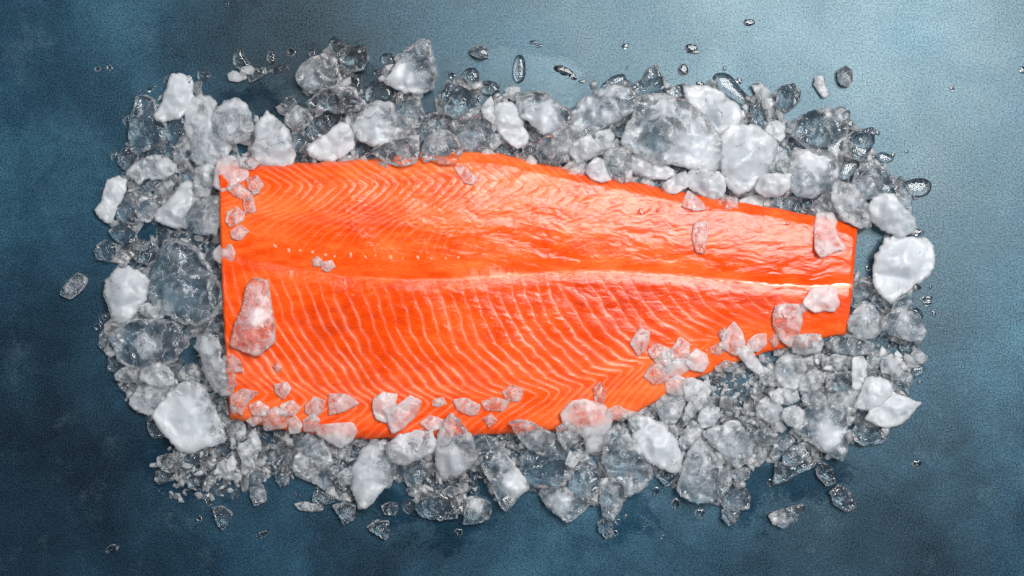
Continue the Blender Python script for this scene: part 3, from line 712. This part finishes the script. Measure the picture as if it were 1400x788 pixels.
J 0 .18 730,440 770,400 800,450 870,460 860,510 760,520
J 1 .4 805,520 850,490 900,510 880,550 820,545
J 0 .4 895,440 930,420 955,460 930,490 900,475
J 0 .08 945,490 1000,480 1020,530 960,540
J 0 .3 260,500 310,480 335,520 345,575 300,560
J 1 .5 240,430 290,392 325,420 320,480 260,490
J 1 .45 250,290 300,250 318,290 300,360 255,340
J 0 .28 320,260 380,240 400,280 360,340 315,320
J 2 .6 140,175 200,165 310,160 328,200 300,250 250,275 190,240 150,215 |frosted lens-shaped ice chip lapping the lower edge left of centre|the frosted lens
J 0 .28 1115,230 1200,220 1300,260 1310,310 1220,310 1150,270
J 0 .2 565,390 600,380 600,440 570,450
J 0 .12 990,410 1030,390 1060,430 1040,460 1000,450
J 0 .3 700,490 770,480 780,530 720,545
K 2 .42 370,110 410,60 470,50 560,75 600,130 590,180 585,240 540,290 480,285 470,220 400,180 370,140 |wrinkled pinkish ice lump on the flesh at the lower edge's curve|the wrinkled pinkish lump
K 1 .42 320,180 380,145 440,190 445,240 400,280 370,297 330,240
K 1 .32 400,430 420,370 470,345 520,370 550,440 545,500 500,560 470,545 400,520 388,480
K 1 .42 560,460 620,450 685,480 688,540 660,620 625,670 570,645 555,560 |upright pale ice block at the pile's lower fringe right of centre|the upright pale block
K 0 .3 240,540 290,510 370,505 440,545 490,590 450,630 400,670 370,685 320,640 270,600 @340,570,60,.4|almond-shaped ice chunk with feathery white inside, alone at the lower fringe|the almond chunk
K 1 .42 590,230 640,165 700,200 750,270 790,330 830,400 825,450 760,520 690,540 680,470 600,430 570,350 |tall grey ice wedge beside a bright white wedge below the fillet|the tall grey wedge
K 2 .62 710,130 780,120 870,150 920,190 960,250 985,330 980,390 950,415 880,390 810,350 770,310 740,230 @870,270,90,.3|bright white ice wedge leaning under the fillet's lower right curve|the bright white wedge
K 0 .18 840,380 960,420 970,450 910,495 860,440
K 1 .35 1000,390 1050,290 1090,250 1150,300 1200,370 1240,420 1258,480 1200,540 1160,572 1080,575 1000,545 975,500 |pyramid-shaped crackled ice chunk at the lower right of centre|the crackled pyramid
K 1 .5 1105,200 1200,170 1290,140 1330,200 1375,260 1360,330 1290,392 1230,340 1150,260 |pale blue-white ice chunk above the crackled pyramid|the pale blue-white chunk
K 2 .62 975,260 1000,200 1050,140 1095,170 1100,210 1050,270 1010,295
K 2 .55 855,40 900,0 960,-10 1010,20 1000,80 960,150 910,155 870,100 |round-topped pinkish ice lump on the lower edge near the bend|the round-topped lump
K 1 .65 1000,120 1040,20 1120,-30 1130,40 1080,90 1020,160
K 0 .28 410,290 450,255 530,290 580,300 560,380 480,350
K 0 .3 1190,560 1240,510 1330,500 1360,550 1350,610 1290,625 1220,605
K 0 .3 1210,620 1260,605 1305,630 1290,680 1250,708 1215,670
K 0 .4 1265,410 1310,390 1360,400 1355,450 1300,470 1260,440
K 0 .22 540,690 580,660 620,700 615,760 580,770 545,730
K 1 .6 365,370 390,300 440,350 410,400
K 0 .5 935,180 975,160 990,210 950,230
L 0 .45 300,280 330,210 390,220 385,270 340,310
L 1 .4 410,240 440,160 500,140 540,170 490,220 450,265 420,275
L 1 .35 480,240 530,200 590,175 630,210 600,260 540,300 480,295
L 0 .25 440,280 520,300 620,260 640,310 550,350 480,390 430,400
L 0 .15 645,290 690,285 740,320 755,390 710,410 660,360
L 0 .18 730,450 770,410 820,425 855,480 860,530 810,550 750,510 |smooth clear ice pebble on bare table at the lower right|the smooth clear pebble
L 0 .3 400,575 430,550 500,530 580,510 585,550 540,600 480,640 430,615 @440,590,40,.3|thin clear ice shard with a bright edge, alone below the pile at right|the bright-edged shard
L 0 .35 320,120 400,100 420,160 380,200 330,180
M 2 .5 40,90 100,65 170,110 180,160 120,200 60,230 20,200 30,130
M 2 .5 150,60 220,60 260,90 220,125 150,110
M 2 .3 90,230 150,210 210,260 200,290 130,270
M 2 .25 190,180 240,165 270,210 240,245 200,230
M 2 .3 85,360 130,335 165,360 160,400 100,430 78,400
M 2 .2 170,290 220,285 230,350 180,360
M 2 .3 105,460 150,430 190,460 150,505 110,490
M 2 .5 540,615 565,598 590,615 580,645 550,645
M 2 .5 595,630 640,618 658,650 620,675 595,660
M 2 .4 795,70 820,55 838,85 815,110 792,98
M 2 .3 890,95 930,80 945,110 905,125
O 2 .22 250,120 290,110 360,170 340,200 290,190
O 2 .5 395,30 420,15 458,40 440,60 400,55
Q 2 .4 375,190 400,130 470,190 475,220 430,225 370,205
Q 2 .22 430,310 490,300 495,370 480,445 445,440 425,380
R 2 .3 880,205 930,195 985,200 1000,260 985,330 945,390 910,365 870,300 868,240 |pinkish oval ice chip on the flesh below the white tail pebble|the pinkish oval chip
N 2 .25 190,0 220,-40 290,-30 300,60 318,180 320,240 240,305 120,260 140,170 170,100 @245,130,45,.5|long translucent ice shard with a white heart lying on the flesh at left|the shard on the flesh
N 2 .4 340,500 400,490 420,520 385,570 350,540
N 2 .25 110,560 160,530 235,545 180,600 160,650 110,610
N 2 .3 510,610 550,570 600,590 590,640 550,665 510,645
N 2 .35 640,555 720,555 780,600 700,640 640,650
N 2 .65 880,580 920,550 985,560 975,620 940,690 890,670 872,620 |blunt pale pink ice lump on the flesh near the lower edge|the blunt pink lump
N 2 .5 950,640 1010,610 1060,570 1110,600 1090,660 1030,720 980,745 960,700
N 2 .55 1195,580 1240,568 1258,600 1220,615 1190,608
N 2 .5 1130,705 1180,670 1240,690 1230,730 1180,745
N 2 .3 495,690 540,660 575,690 550,745 500,740
N 2 .55 415,690 450,672 480,710 470,750 420,755
N 2 .35 190,690 240,655 270,690 220,720
N 2 .3 280,660 340,625 400,660 390,720 290,735
N 2 .4 98,625 120,602 140,630 118,660
N 2 .4 205,610 250,590 300,620 280,660 220,655
N 2 .28 375,610 430,585 470,620 440,660 380,655
N 2 .3 1310,585 1370,575 1435,610 1420,650 1390,660 1330,630
N 2 .25 328,400 355,382 375,410 350,430
P 2 .2 462,560 500,530 550,550 530,600 480,595
P 2 .2 360,610 420,590 480,610 450,650 380,645
P 2 .2 362,690 400,670 425,700 390,730
P 2 .35 975,650 1020,630 1060,650 1105,660 1040,695 980,685
P 2 .12 905,545 935,520 960,560 945,615 910,600
R 2 .38 95,390 140,320 185,340 180,390 160,430 130,450
R 2 .62 220,480 270,448 300,450 310,500 260,530
R 2 .45 310,430 350,370 395,400 395,460 340,490 310,470
R 2 .55 290,520 340,480 400,490 400,530 340,570 300,560
R 2 .62 400,480 440,430 490,460 500,500 470,540 420,530 395,500
R 2 .3 190,430 230,395 300,430 280,470 210,470
R 2 .3 170,570 210,510 290,540 280,590 220,610
R 2 .4 280,600 340,575 400,600 395,650 340,670 290,650
R 2 .3 520,420 570,390 600,420 570,450 530,445
R 2 .28 555,340 585,310 612,345 585,380
R 2 .25 838,375 865,340 890,370 865,412
R 2 .3 990,200 1020,175 1042,210 1010,235
"""
DROPS = """
A 1330 125 36 24 0
A 290 215 20 17 0
A 352 205 30 14 50
A 575 322 32 16 -30
A 515 335 13 11 0
A 780 270 20 24 0
B 860 290 26 21 0
B 1295 112 26 15 0
B 1330 130 22 12 -20
C 1000 103 34 42 15
C 1093 176 26 14 20
C 700 92 10 10 0
C 345 95 34 22 20
C 405 135 34 20 50
C 455 165 22 12 0
C 1055 5 44 12 0
D 240 160 18 22 0
D 1140 542 13 10 0
D 985 442 16 14 0
D 838 392 20 26 20
D 25 178 26 15 20
D 1068 560 16 14 0
D 160 95 12 16 0
E 1230 625 17 16 0
E 1262 622 20 18 0
E 1252 650 28 16 0
E 1286 703 17 18 0
E 1270 565 10 10 0
E 935 462 22 14 30
E 1192 566 30 26 0
E 1190 270 55 20 -10
E 1218 263 16 14 0
E 1205 372 14 10 0
H 290 185 24 20 0
I 615 502 22 23 0
I 800 430 16 22 0
I 562 588 18 22 0
I 905 672 52 18 -25
I 92 750 52 22 -25
I 1092 462 26 10 25
J 895 740 27 24 0
K 960 588 27 40 0
K 1090 640 36 32 0
K 892 766 15 14 0
K 635 745 18 22 0
K 648 682 18 17 0
K 790 715 8 8 0
K 850 522 22 40 20
K 690 655 12 14 0
L 1195 293 32 24 0
L 405 395 20 26 0
F 1210 368 18 9 -20
D 1385 200 14 18 0
O 1245 362 24 28 0
O 1337 347 16 16 0
O 478 462 8 7 0
Q 930 300 18 15 0
"""
XDROPS = """
1024 31 9 6 0
945 66 11 7 10
855 63 6 5 0
1398 96 5 6 0
770 97 16 7 20
655 72 14 9 10
310 5 4 3 0
"""

def seg_dist(p, poly):
    a = poly; b = np.roll(poly, -1, 0); ab = b - a
    t = ((p[:, None, :] - a[None]) * ab[None]).sum(-1) / np.maximum((ab ** 2).sum(-1), 1e-9)[None]
    t = np.clip(t, 0, 1)
    q = a[None] + t[..., None] * ab[None]
    return np.sqrt(((p[:, None, :] - q) ** 2).sum(-1)).min(1)

def inside(p, poly):
    x, y = p[:, 0], p[:, 1]; r = np.zeros(len(p), bool)
    a = poly; b = np.roll(poly, -1, 0)
    for (x1, y1), (x2, y2) in zip(a, b):
        c = ((y1 > y) != (y2 > y)) & (x < (x2 - x1) * (y - y1) / (y2 - y1 + 1e-12) + x1)
        r ^= c
    return r

def refine(poly, step, rough, rng, sm, cut):
    """round the corners a little, then chip the outline"""
    P = np.array(poly, float)
    for _ in range(sm):
        Q = []
        n = len(P)
        for i in range(n):
            a, b = P[i], P[(i + 1) % n]
            Q += [a * (1-cut) + b * cut, a * cut + b * (1-cut)]
        P = np.array(Q)
    out = []
    n = len(P)
    for i in range(n):
        a, b = P[i], P[(i + 1) % n]; L = np.hypot(*(b - a)); k = max(1, int(round(L / step)))
        for j in range(k): out.append(a + (b - a) * j / k)
    P = np.array(out)
    s = int(rng.integers(1, 9999))
    cx, cy_ = P.mean(0); d = P - (cx, cy_); L = np.hypot(d[:, 0], d[:, 1])[:, None]
    ns = fbm(P[:, 0] / 7, P[:, 1] / 7, s, 3) * rough + fbm(P[:, 0] / 2.6, P[:, 1] / 2.6, s + 5, 2) * rough * .45
    return P + d / np.maximum(L, 1e-6) * ns[:, None]

def chunk_mesh(poly, cloud, cores, seed, layer, wet, soft=False):
    rng = np.random.default_rng(seed)
    P0 = np.array(poly, float); P0 = P0.mean(0) + (P0 - P0.mean(0)) * (1.0 if wet else 1.25 if soft else 1.09); poly = P0
    size = np.sqrt(max(60.0, 0.5 * abs(np.sum(P0[:, 0] * np.roll(P0[:, 1], -1) - P0[:, 1] * np.roll(P0[:, 0], -1)))))
    step = float(np.clip(size / 20, 1.0, 3.0))
    P = refine(poly, step, (0.4 if wet else 0.9 if soft else 1.5) * float(np.clip(size / 34, .5, 1.9)), rng, 2 if wet else 1, .22 if wet else .09)
    mn, mx = P.min(0), P.max(0)
    gx, gy = np.meshgrid(np.arange(mn[0], mx[0], step), np.arange(mn[1], mx[1], step * .87))
    gx[1::2] += step / 2
    pts = np.stack([gx.ravel(), gy.ravel()], -1) + rng.uniform(-.25, .25, (gx.size, 2)) * step
    pts = pts[inside(pts, P)]
    d = seg_dist(pts, P); pts = pts[d > step * .45]; d = d[d > step * .45]
    nb = len(P); allp = np.concatenate([P, pts]); D = np.concatenate([np.zeros(nb), d])
    vs, _, fs, ov, _, _ = mgeo.delaunay_2d_cdt([Vector(p) for p in allp], [(i, (i + 1) % nb) for i in range(nb)], [], 1, 1e-5)
    if len(vs) != len(allp):
        allp = np.array([tuple(v) for v in vs]); D = seg_dist(allp, P)
        onb = np.array([any(i < nb for i in o) for o in ov]); D[onb] = 0
    else:
        allp = np.array([tuple(v) for v in vs])
    tri = np.array([f for f in fs if len(f) == 3], int)
    R = D.max(); ctr = allp[np.argmax(D)]
    bound = D <= 1e-9
    Tk = float(min(R * rng.uniform(1.35, 1.75), 42))
    if wet: Tk *= .55
    if soft: Tk *= .52
    hT = Tk * .62; hB = Tk * .38
    x, y = allp[:, 0], allp[:, 1]
    t = np.clip(D / (R * (.75 if wet else .5 if soft else .22)), 0, 1)
    prof = np.sqrt(np.maximum(0, 1 - (1 - t) ** 2)) if wet or soft else t ** .6
    top = hT * 1.08 * prof
    if not wet:
        nf = int(rng.integers(11, 18)); th0 = rng.uniform(0, 6.28)
        for i in range(nf):
            th = th0 + i * 6.28 / nf + rng.uniform(-.4, .4); sl = rng.uniform(.1, 1.5)
            off = hT * (rng.uniform(.62, .95) + .55 * sl * rng.uniform(.35, 1.0))
            pl = off - sl * ((x - ctr[0]) * np.cos(th) + (y - ctr[1]) * np.sin(th)) * hT / R * 1.1
            pl = np.maximum(pl, hT * .16)
            k = .018 * hT
            hh = np.clip(.5 + .5 * (top - pl) / k, 0, 1)
            top = top * (1 - hh) + pl * hh - k * hh * (1 - hh)
        # shell-like fracture dents
        for i in range(int(rng.integers(2, 5))):
            q = allp[int(rng.integers(0, len(allp)))]; rr = R * rng.uniform(.35, .7)
            e = ((x - q[0]) ** 2 + (y - q[1]) ** 2) / rr ** 2
            top -= hT * rng.uniform(.10, .28) * np.exp(-e) * prof
        sd = int(rng.integers(1, 9999))
        top += hT * (.10 * fbm(x / (R * .5), y / (R * .5), sd, 3) + (.20 if cloud > .6 else .24) * (.35 - np.abs(fbm(x / (R * .55), y / (R * .38), sd + 9, 3)))) * prof + .5 * fbm(x / 4.5, y / 4.5, sd + 3, 2) * prof
        top = np.maximum(top, .10 * hT * prof)
    bt = np.clip(D / (R * .35), 0, 1)
    bot = -hB * np.sqrt(np.maximum(0, 1 - (1 - bt) ** 2)) if not wet else -0.35 * np.ones_like(D) * bt
    if not wet:
        sd2 = int(rng.integers(1, 9999))
        bot *= 1 + .25 * fbm(x / (R * .6), y / (R * .6), sd2, 2)
    rim = (hT * .18) * fbm(x / (R * .7), y / (R * .7), seed + 77, 2) * (0 if wet else 1)
    top += rim; bot += rim
    # rest on what is already there
    ii = (~bound)
    xi = np.clip(allp[ii, 0].astype(int), 0, 1399); yi = np.clip(allp[ii, 1].astype(int), 0, 787)
    hh = HM[yi, xi]
    A = np.stack([np.ones(ii.sum()), allp[ii, 0] - ctr[0], allp[ii, 1] - ctr[1]], -1)
    ax = ay = 0.0
    if ii.sum() > 6 and layer > 0:
        sol = np.linalg.lstsq(A, hh, rcond=None)[0]
        ax, ay = sol[1], sol[2]; m = math.hypot(ax, ay); lim = .38
        if m > lim: ax, ay = ax * lim / m, ay * lim / m
    elif layer == 0:
        hh = np.minimum(hh, np.percentile(hh, 40))
    tilt = ax * (x - ctr[0]) + ay * (y - ctr[1])
    need = hh - (bot + tilt)[ii]
    z0 = np.percentile(need, 100 if wet else (40 if soft else 96 if layer < 2 else 93))
    if layer == 0: z0 = max(z0, -(bot + tilt).min() + .3) if hh.max() < 1 else z0
    top = top + tilt + z0; bot = bot + tilt + z0
    lowest = min(bot.min(), top.min())
    if lowest < .3: top += .3 - lowest; bot += .3 - lowest
    HM[yi, xi] = np.maximum(HM[yi, xi], top[ii])
    # raster fill so that later pieces see it
    bx0, bx1 = int(max(0, mn[0])), int(min(1399, mx[0])); by0, by1 = int(max(0, mn[1])), int(min(787, mx[1]))
    cxg, cyg = np.meshgrid(np.arange(bx0, bx1 + 1), np.arange(by0, by1 + 1))
    cp = np.stack([cxg.ravel(), cyg.ravel()], -1).astype(float); ci = inside(cp, P)
    if ci.any():
        cp = cp[ci]
        nn = np.array([np.argmin((x - p[0]) ** 2 + (y - p[1]) ** 2) for p in cp[:: 1]])
        r_, c_ = cp[:, 1].astype(int), cp[:, 0].astype(int)
        HM[r_, c_] = np.maximum(HM[r_, c_], top[nn])
    # vertices: top sheet (with the rim) and bottom sheet without the rim
    n = len(allp)
    inner = np.where(~bound)[0]; mp = np.arange(n); mp[inner] = n + np.arange(len(inner))
    px_ = np.concatenate([x, x[inner]]); py_ = np.concatenate([y, y[inner]])
    zz = np.concatenate([np.where(bound, (top + bot) / 2, top), bot[inner]])
    Z = zz * PX; wx, wy = pix(px_, py_, Z)
    co = np.stack([wx, wy, Z], -1)
    # pixel y runs down: flip the winding so normals face out
    v = tri; ar = (x[v[:, 1]] - x[v[:, 0]]) * (y[v[:, 2]] - y[v[:, 0]]) - (x[v[:, 2]] - x[v[:, 0]]) * (y[v[:, 1]] - y[v[:, 0]])
    v = np.where((ar > 0)[:, None], v[:, ::-1], v)
    keep = ~(bound[v].all(1))
    vb = mp[v][:, ::-1]
    allf = np.concatenate([v, vb[keep]])
    # triangles whose corners all lie on the rim appear once only; close the far side with the same rim
    if (~keep).any():
        allf = np.concatenate([v[keep], vb[keep]])
    sd3 = int(rng.integers(1, 9999))
    cl = cloud + (0 if wet else .22 * fbm(x / (R * .8), y / (R * .8), sd3, 3))
    for (qx, qy, qr, qv) in cores:
        cl = cl + qv * np.exp(-(((x - qx) ** 2 + (y - qy) ** 2) / qr ** 2) ** 1.5)
    if cores or cloud > .3:
        pass
    rimw = np.exp(-D / max(1.2, R * .07)) * (.0 if wet else .16)
    cl = cl + rimw * (.5 if soft else np.clip(1 - cloud * 2.2, -1, 1) * 1.6)
    cl = np.concatenate([cl, cl[inner]])
    o0 = np.array([*pix(ctr[0], ctr[1], z0 * PX), float(Z.min())])
    co = co - o0
    me = mesh_from('ice', co, allf)
    attr(me, 'cloud', np.clip(cl, 0, 1))
    return me, o0, ctr, size

def parse_ice():
    rows = []
    for ln in ICE.strip().splitlines():
        body, _, tail = ln.partition('|')
        w = body.split()
        crop, layer, cloud = w[0], int(w[1]), float(w[2])
        k = 3.94 if crop != 'P' else 3.583
        ox, oy = CROP[crop]
        pts = [tuple(map(float, t.split(','))) for t in w[3:] if not t.startswith('@')]
        pts = [(ox + a / k, oy + b / k) for a, b in pts]
        cores = []
        for t in w[3:]:
            if t.startswith('@'):
                a, b, r, vv = map(float, t[1:].split(',')); cores.append((ox + a / k, oy + b / k, r / k, vv))
        lab, nick = (tail.split('|') + [None])[:2] if tail else (None, None)
        rows.append(dict(layer=layer, cloud=cloud, pts=pts, cores=cores, label=lab, nick=nick))
    return rows

rows = parse_ice()
order = sorted(range(len(rows)), key=lambda i: rows[i]['layer'])
for i in order:
    r = rows[i]
    wet = r['cloud'] <= .12
    cl = r['cloud'] * (.83 if r['cloud'] > .8 else .93 if r['cloud'] > .55 else 1)
    c0 = np.mean(r['pts'], 0)
    if FIL[int(np.clip(c0[1], 0, 787)), int(np.clip(c0[0], 0, 1399))]: cl = min(.80, cl * .7 + .33)
    wet = wet and cl <= .12
    me, o0, ctr, size = chunk_mesh(r['pts'], cl, r['cores'], 1000 + i, r['layer'], wet, bool(FIL[int(np.clip(c0[1], 0, 787)), int(np.clip(c0[0], 0, 1399))]))
    nm = 'ice_lump' if wet else ('ice_chunk' if size > 34 else 'ice_chip')
    me.name = nm
    o = link(nm, me, M_ICE); o.location = o0
    onf = FIL[int(np.clip(ctr[1], 0, 787)), int(np.clip(ctr[0], 0, 1399))]
    r.update(obj=o, ctr=ctr, size=size, wet=wet, onf=bool(onf))
print('ice', time.time() - T0)

# labels: named pieces keep their own, the rest say where they lie next to a named one
named = [r for r in rows if r['nick']]
used = set(r['label'] for r in named)
def clarity(r):
    c = r['cloud']
    return 'glassy melting' if r['wet'] else ('white' if c >= .8 else 'frosted' if c >= .55 else 'milky' if c >= .36 else 'clear')
def sizew(r):
    return 'mid-size' if r['size'] > 34 else 'small' if r['size'] > 19 else 'tiny'
for r in rows:
    o = r['obj']
    if not r['label']:
        kind = 'ice lump' if r['wet'] else 'ice chunk' if r['size'] > 34 else 'ice chip'
        cand = sorted(named, key=lambda q: (q['ctr'][0] - r['ctr'][0]) ** 2 + (q['ctr'][1] - r['ctr'][1]) ** 2)
        lab = None
        for q in cand[:6]:
            dx, dy = r['ctr'] - q['ctr']
            an = math.degrees(math.atan2(-dy, dx)) % 360
            w = ['right of', 'up and right of', 'above', 'up and left of', 'left of', 'down and left of', 'below', 'down and right of'][int((an + 22.5) // 45) % 8]
            lab = f"{sizew(r)} {clarity(r)} {kind} {'on the flesh, ' if r['onf'] else ''}{w} {q['nick']}"
            if lab not in used: break
        r['label'] = lab; used.add(lab)
    tag(o, r['label'], 'ice', 'pieces of ice around and on the fillet')

# ------------------------------------------------------------------ crushed ice filling the gaps (too fine to count)
def crushed():
    rng = np.random.default_rng(77)
    zones = [(955, 500, 1055, 592, 230), (1050, 470, 1165, 560, 90), (1000, 560, 1060, 625, 60), (345, 588, 430, 650, 110), (205, 612, 330, 690, 110), (300, 600, 360, 660, 60), (560, 640, 690, 690, 60),
             (230, 270, 300, 345, 40), (250, 500, 318, 600, 60), (690, 590, 760, 640, 40), (860, 560, 960, 640, 60), (740, 180, 900, 245, 80), (440, 600, 700, 660, 60), (170, 500, 250, 570, 40), (1150, 430, 1245, 560, 90), (305, 225, 350, 300, 25), (880, 470, 1000, 545, 60), (320, 540, 480, 595, 70)]
    CO, FC, CL = [], [], []
    phi = (1 + 5 ** .5) / 2
    iv = np.array([(-1, phi, 0), (1, phi, 0), (-1, -phi, 0), (1, -phi, 0), (0, -1, phi), (0, 1, phi), (0, -1, -phi), (0, 1, -phi), (phi, 0, -1), (phi, 0, 1), (-phi, 0, -1), (-phi, 0, 1)]) / 1.9
    it = np.array([(0, 11, 5), (0, 5, 1), (0, 1, 7), (0, 7, 10), (0, 10, 11), (1, 5, 9), (5, 11, 4), (11, 10, 2), (10, 7, 6), (7, 1, 8), (3, 9, 4), (3, 4, 2), (3, 2, 6), (3, 6, 8), (3, 8, 9), (4, 9, 5), (2, 4, 11), (6, 2, 10), (8, 6, 7), (9, 8, 1)])
    base = [0]
    def put(x, y, r):
        h = HM[int(y), int(x)]
        v = iv * r * rng.uniform(.45, 1.4, (12, 1)) * np.array([rng.uniform(.9, 1.8), rng.uniform(.6, 1.1), rng.uniform(.5, .8)])
        th = rng.uniform(0, 6.28); c, s_ = math.cos(th), math.sin(th)
        vx = v[:, 0] * c - v[:, 1] * s_ + x; vy = v[:, 0] * s_ + v[:, 1] * c + y
        vz = v[:, 2] + h - v[:, 2].min() * .75
        vz = np.maximum(vz, .4) * PX
        wx, wy = pix(vx, vy, vz)
        CO.append(np.stack([wx, wy, vz], -1)); FC.append(it[:, ::-1] + base[0]); base[0] += 12
        CL.append(np.full(12, rng.uniform(.15, .75)))
        yy, xx = int(y), int(x)
        HM[yy - 2:yy + 3, xx - 2:xx + 3] = np.maximum(HM[yy - 2:yy + 3, xx - 2:xx + 3], vz.max() / PX)
    for (x0, y0, x1, y1, n) in zones:
        for _ in range(n):
            # an oval patch, thinner towards its rim
            a = rng.uniform(0, 6.28); q = math.sqrt(rng.uniform(0, 1))
            x = (x0 + x1) / 2 + math.cos(a) * q * (x1 - x0) / 2; y = (y0 + y1) / 2 + math.sin(a) * q * (y1 - y0) / 2
            r = rng.uniform(1.8, 5.6) * (1.2 - .5 * q)
            h = HM[int(y), int(x)]
            if h > 13 and not (FIL[int(y), int(x)] and rng.uniform() < .12): continue
            put(x, y, r)
    occ = (HM > 2).astype(float)
    cs = np.cumsum(np.cumsum(np.pad(occ, ((1, 0), (1, 0))), 0), 1); w = 17
    frac = np.zeros_like(occ); frac[w:-w, w:-w] = (cs[2 * w + 1:, 2 * w + 1:] - cs[:-2 * w - 1, 2 * w + 1:] - cs[2 * w + 1:, :-2 * w - 1] + cs[:-2 * w - 1, :-2 * w - 1])[:788 - 2 * w, :1400 - 2 * w] / (2 * w + 1) ** 2
    cand = np.argwhere((frac > .60) & (HM < 2)); rng.shuffle(cand)
    for (yy, xx) in cand[:1500]:
        if HM[yy, xx] > 9: continue
        put(float(xx), float(yy), rng.uniform(2.5, 4.5) if rng.uniform() < .6 else rng.uniform(5, 8.5))
    me = mesh_from('crushed_ice', np.concatenate(CO), np.concatenate(FC), False)
    attr(me, 'cloud', np.concatenate(CL))
    o = link('crushed_ice', me, M_ICE)
    tag(o, 'fine crushed ice crumbs filling gaps between the larger ice pieces', 'crushed ice', kind='stuff')
crushed()

# ------------------------------------------------------------------ water droplets
def drop(x, y, rx, ry, ang, seed, flat=None):
    rng = np.random.default_rng(seed); rx *= .84; ry *= .84
    n, rings = 28, 7
    th = np.linspace(0, 2 * np.pi, n, endpoint=False); ph = rng.uniform(0, 6.28, 3)
    wob = 1 + .07 * np.sin(2 * th + ph[0]) + .05 * np.sin(3 * th + ph[1]) + .025 * np.sin(5 * th + ph[2])
    hgt = min(rx, ry) * .21 if flat is None else flat
    h0 = HM[int(np.clip(y, 0, 787)), int(np.clip(x, 0, 1399))]
    if h0 < 1: h0 = 0
    V = []
    a = math.radians(ang); ca, sa = math.cos(a), math.sin(a)
    for k in range(rings):
        s_ = math.cos(k / rings * math.pi / 2) ; z = hgt * math.sin(k / rings * math.pi / 2)
        ex = np.cos(th) * rx * s_ * wob; ey = np.sin(th) * ry * s_ * wob
        V.append(np.stack([x + ex * ca - ey * sa, y + ex * sa + ey * ca, np.full(n, h0 + z + .35)], -1))
    V.append(np.array([[x, y, h0 + hgt + .35], [x, y, h0 + .3]]))
    V = np.concatenate(V); top = rings * n; bot = top + 1
    F = []
    for k in range(rings - 1):
        for i in range(n):
            j = (i + 1) % n
            F += [(k * n + j, k * n + i, k * n + n + i), (k * n + j, k * n + n + i, k * n + n + j)]
    for i in range(n):
        j = (i + 1) % n
        F += [((rings - 1) * n + j, (rings - 1) * n + i, top), (i, j, bot)]
    Z = V[:, 2] * PX; wx, wy = pix(V[:, 0], V[:, 1], Z)
    o0 = np.array([*pix(x, y, 0), Z.min()])
    me = mesh_from('water_droplet', np.stack([wx, wy, Z], -1) - o0, np.array(F))
    o = link('water_droplet', me, M_WATER); o.location = o0
    return o
dl = []
for ln in DROPS.strip().splitlines():
    c, a, b, rx, ry, an = ln.split(); ox, oy = CROP[c]
    dl.append((ox + float(a) / 3.94, oy + float(b) / 3.94, float(rx) / 3.94, float(ry) / 3.94, float(an)))
for ln in XDROPS.strip().splitlines():
    dl.append(tuple(map(float, ln.split())))
for i, (x, y, rx, ry, an) in enumerate(dl):
    o = drop(x, y, rx, ry, an, 300 + i)
    sz = 'large' if rx * ry > 55 else 'small' if rx * ry > 18 else 'tiny'
    shp = 'long' if max(rx, ry) / min(rx, ry) > 1.7 else 'oval' if max(rx, ry) / min(rx, ry) > 1.22 else 'round'
    onf = FIL[int(np.clip(y, 0, 787)), int(np.clip(x, 0, 1399))]
    cand = sorted(named, key=lambda q: (q['ctr'][0] - x) ** 2 + (q['ctr'][1] - y) ** 2)
    for q in cand[:8]:
        an = math.degrees(math.atan2(-(y - q['ctr'][1]), x - q['ctr'][0])) % 360
        w = ['right of', 'up and right of', 'above', 'up and left of', 'left of', 'down and left of', 'below', 'down and right of'][int((an + 22.5) // 45) % 8]
        lab = f"{sz} {shp} water drop {'on the flesh, ' if onf else ''}{w} {q['nick']}"
        if lab not in used: break
    used.add(lab)
    tag(o, lab, 'water drop', 'drops of meltwater')
print('built', time.time() - T0, len(rows), len(dl))
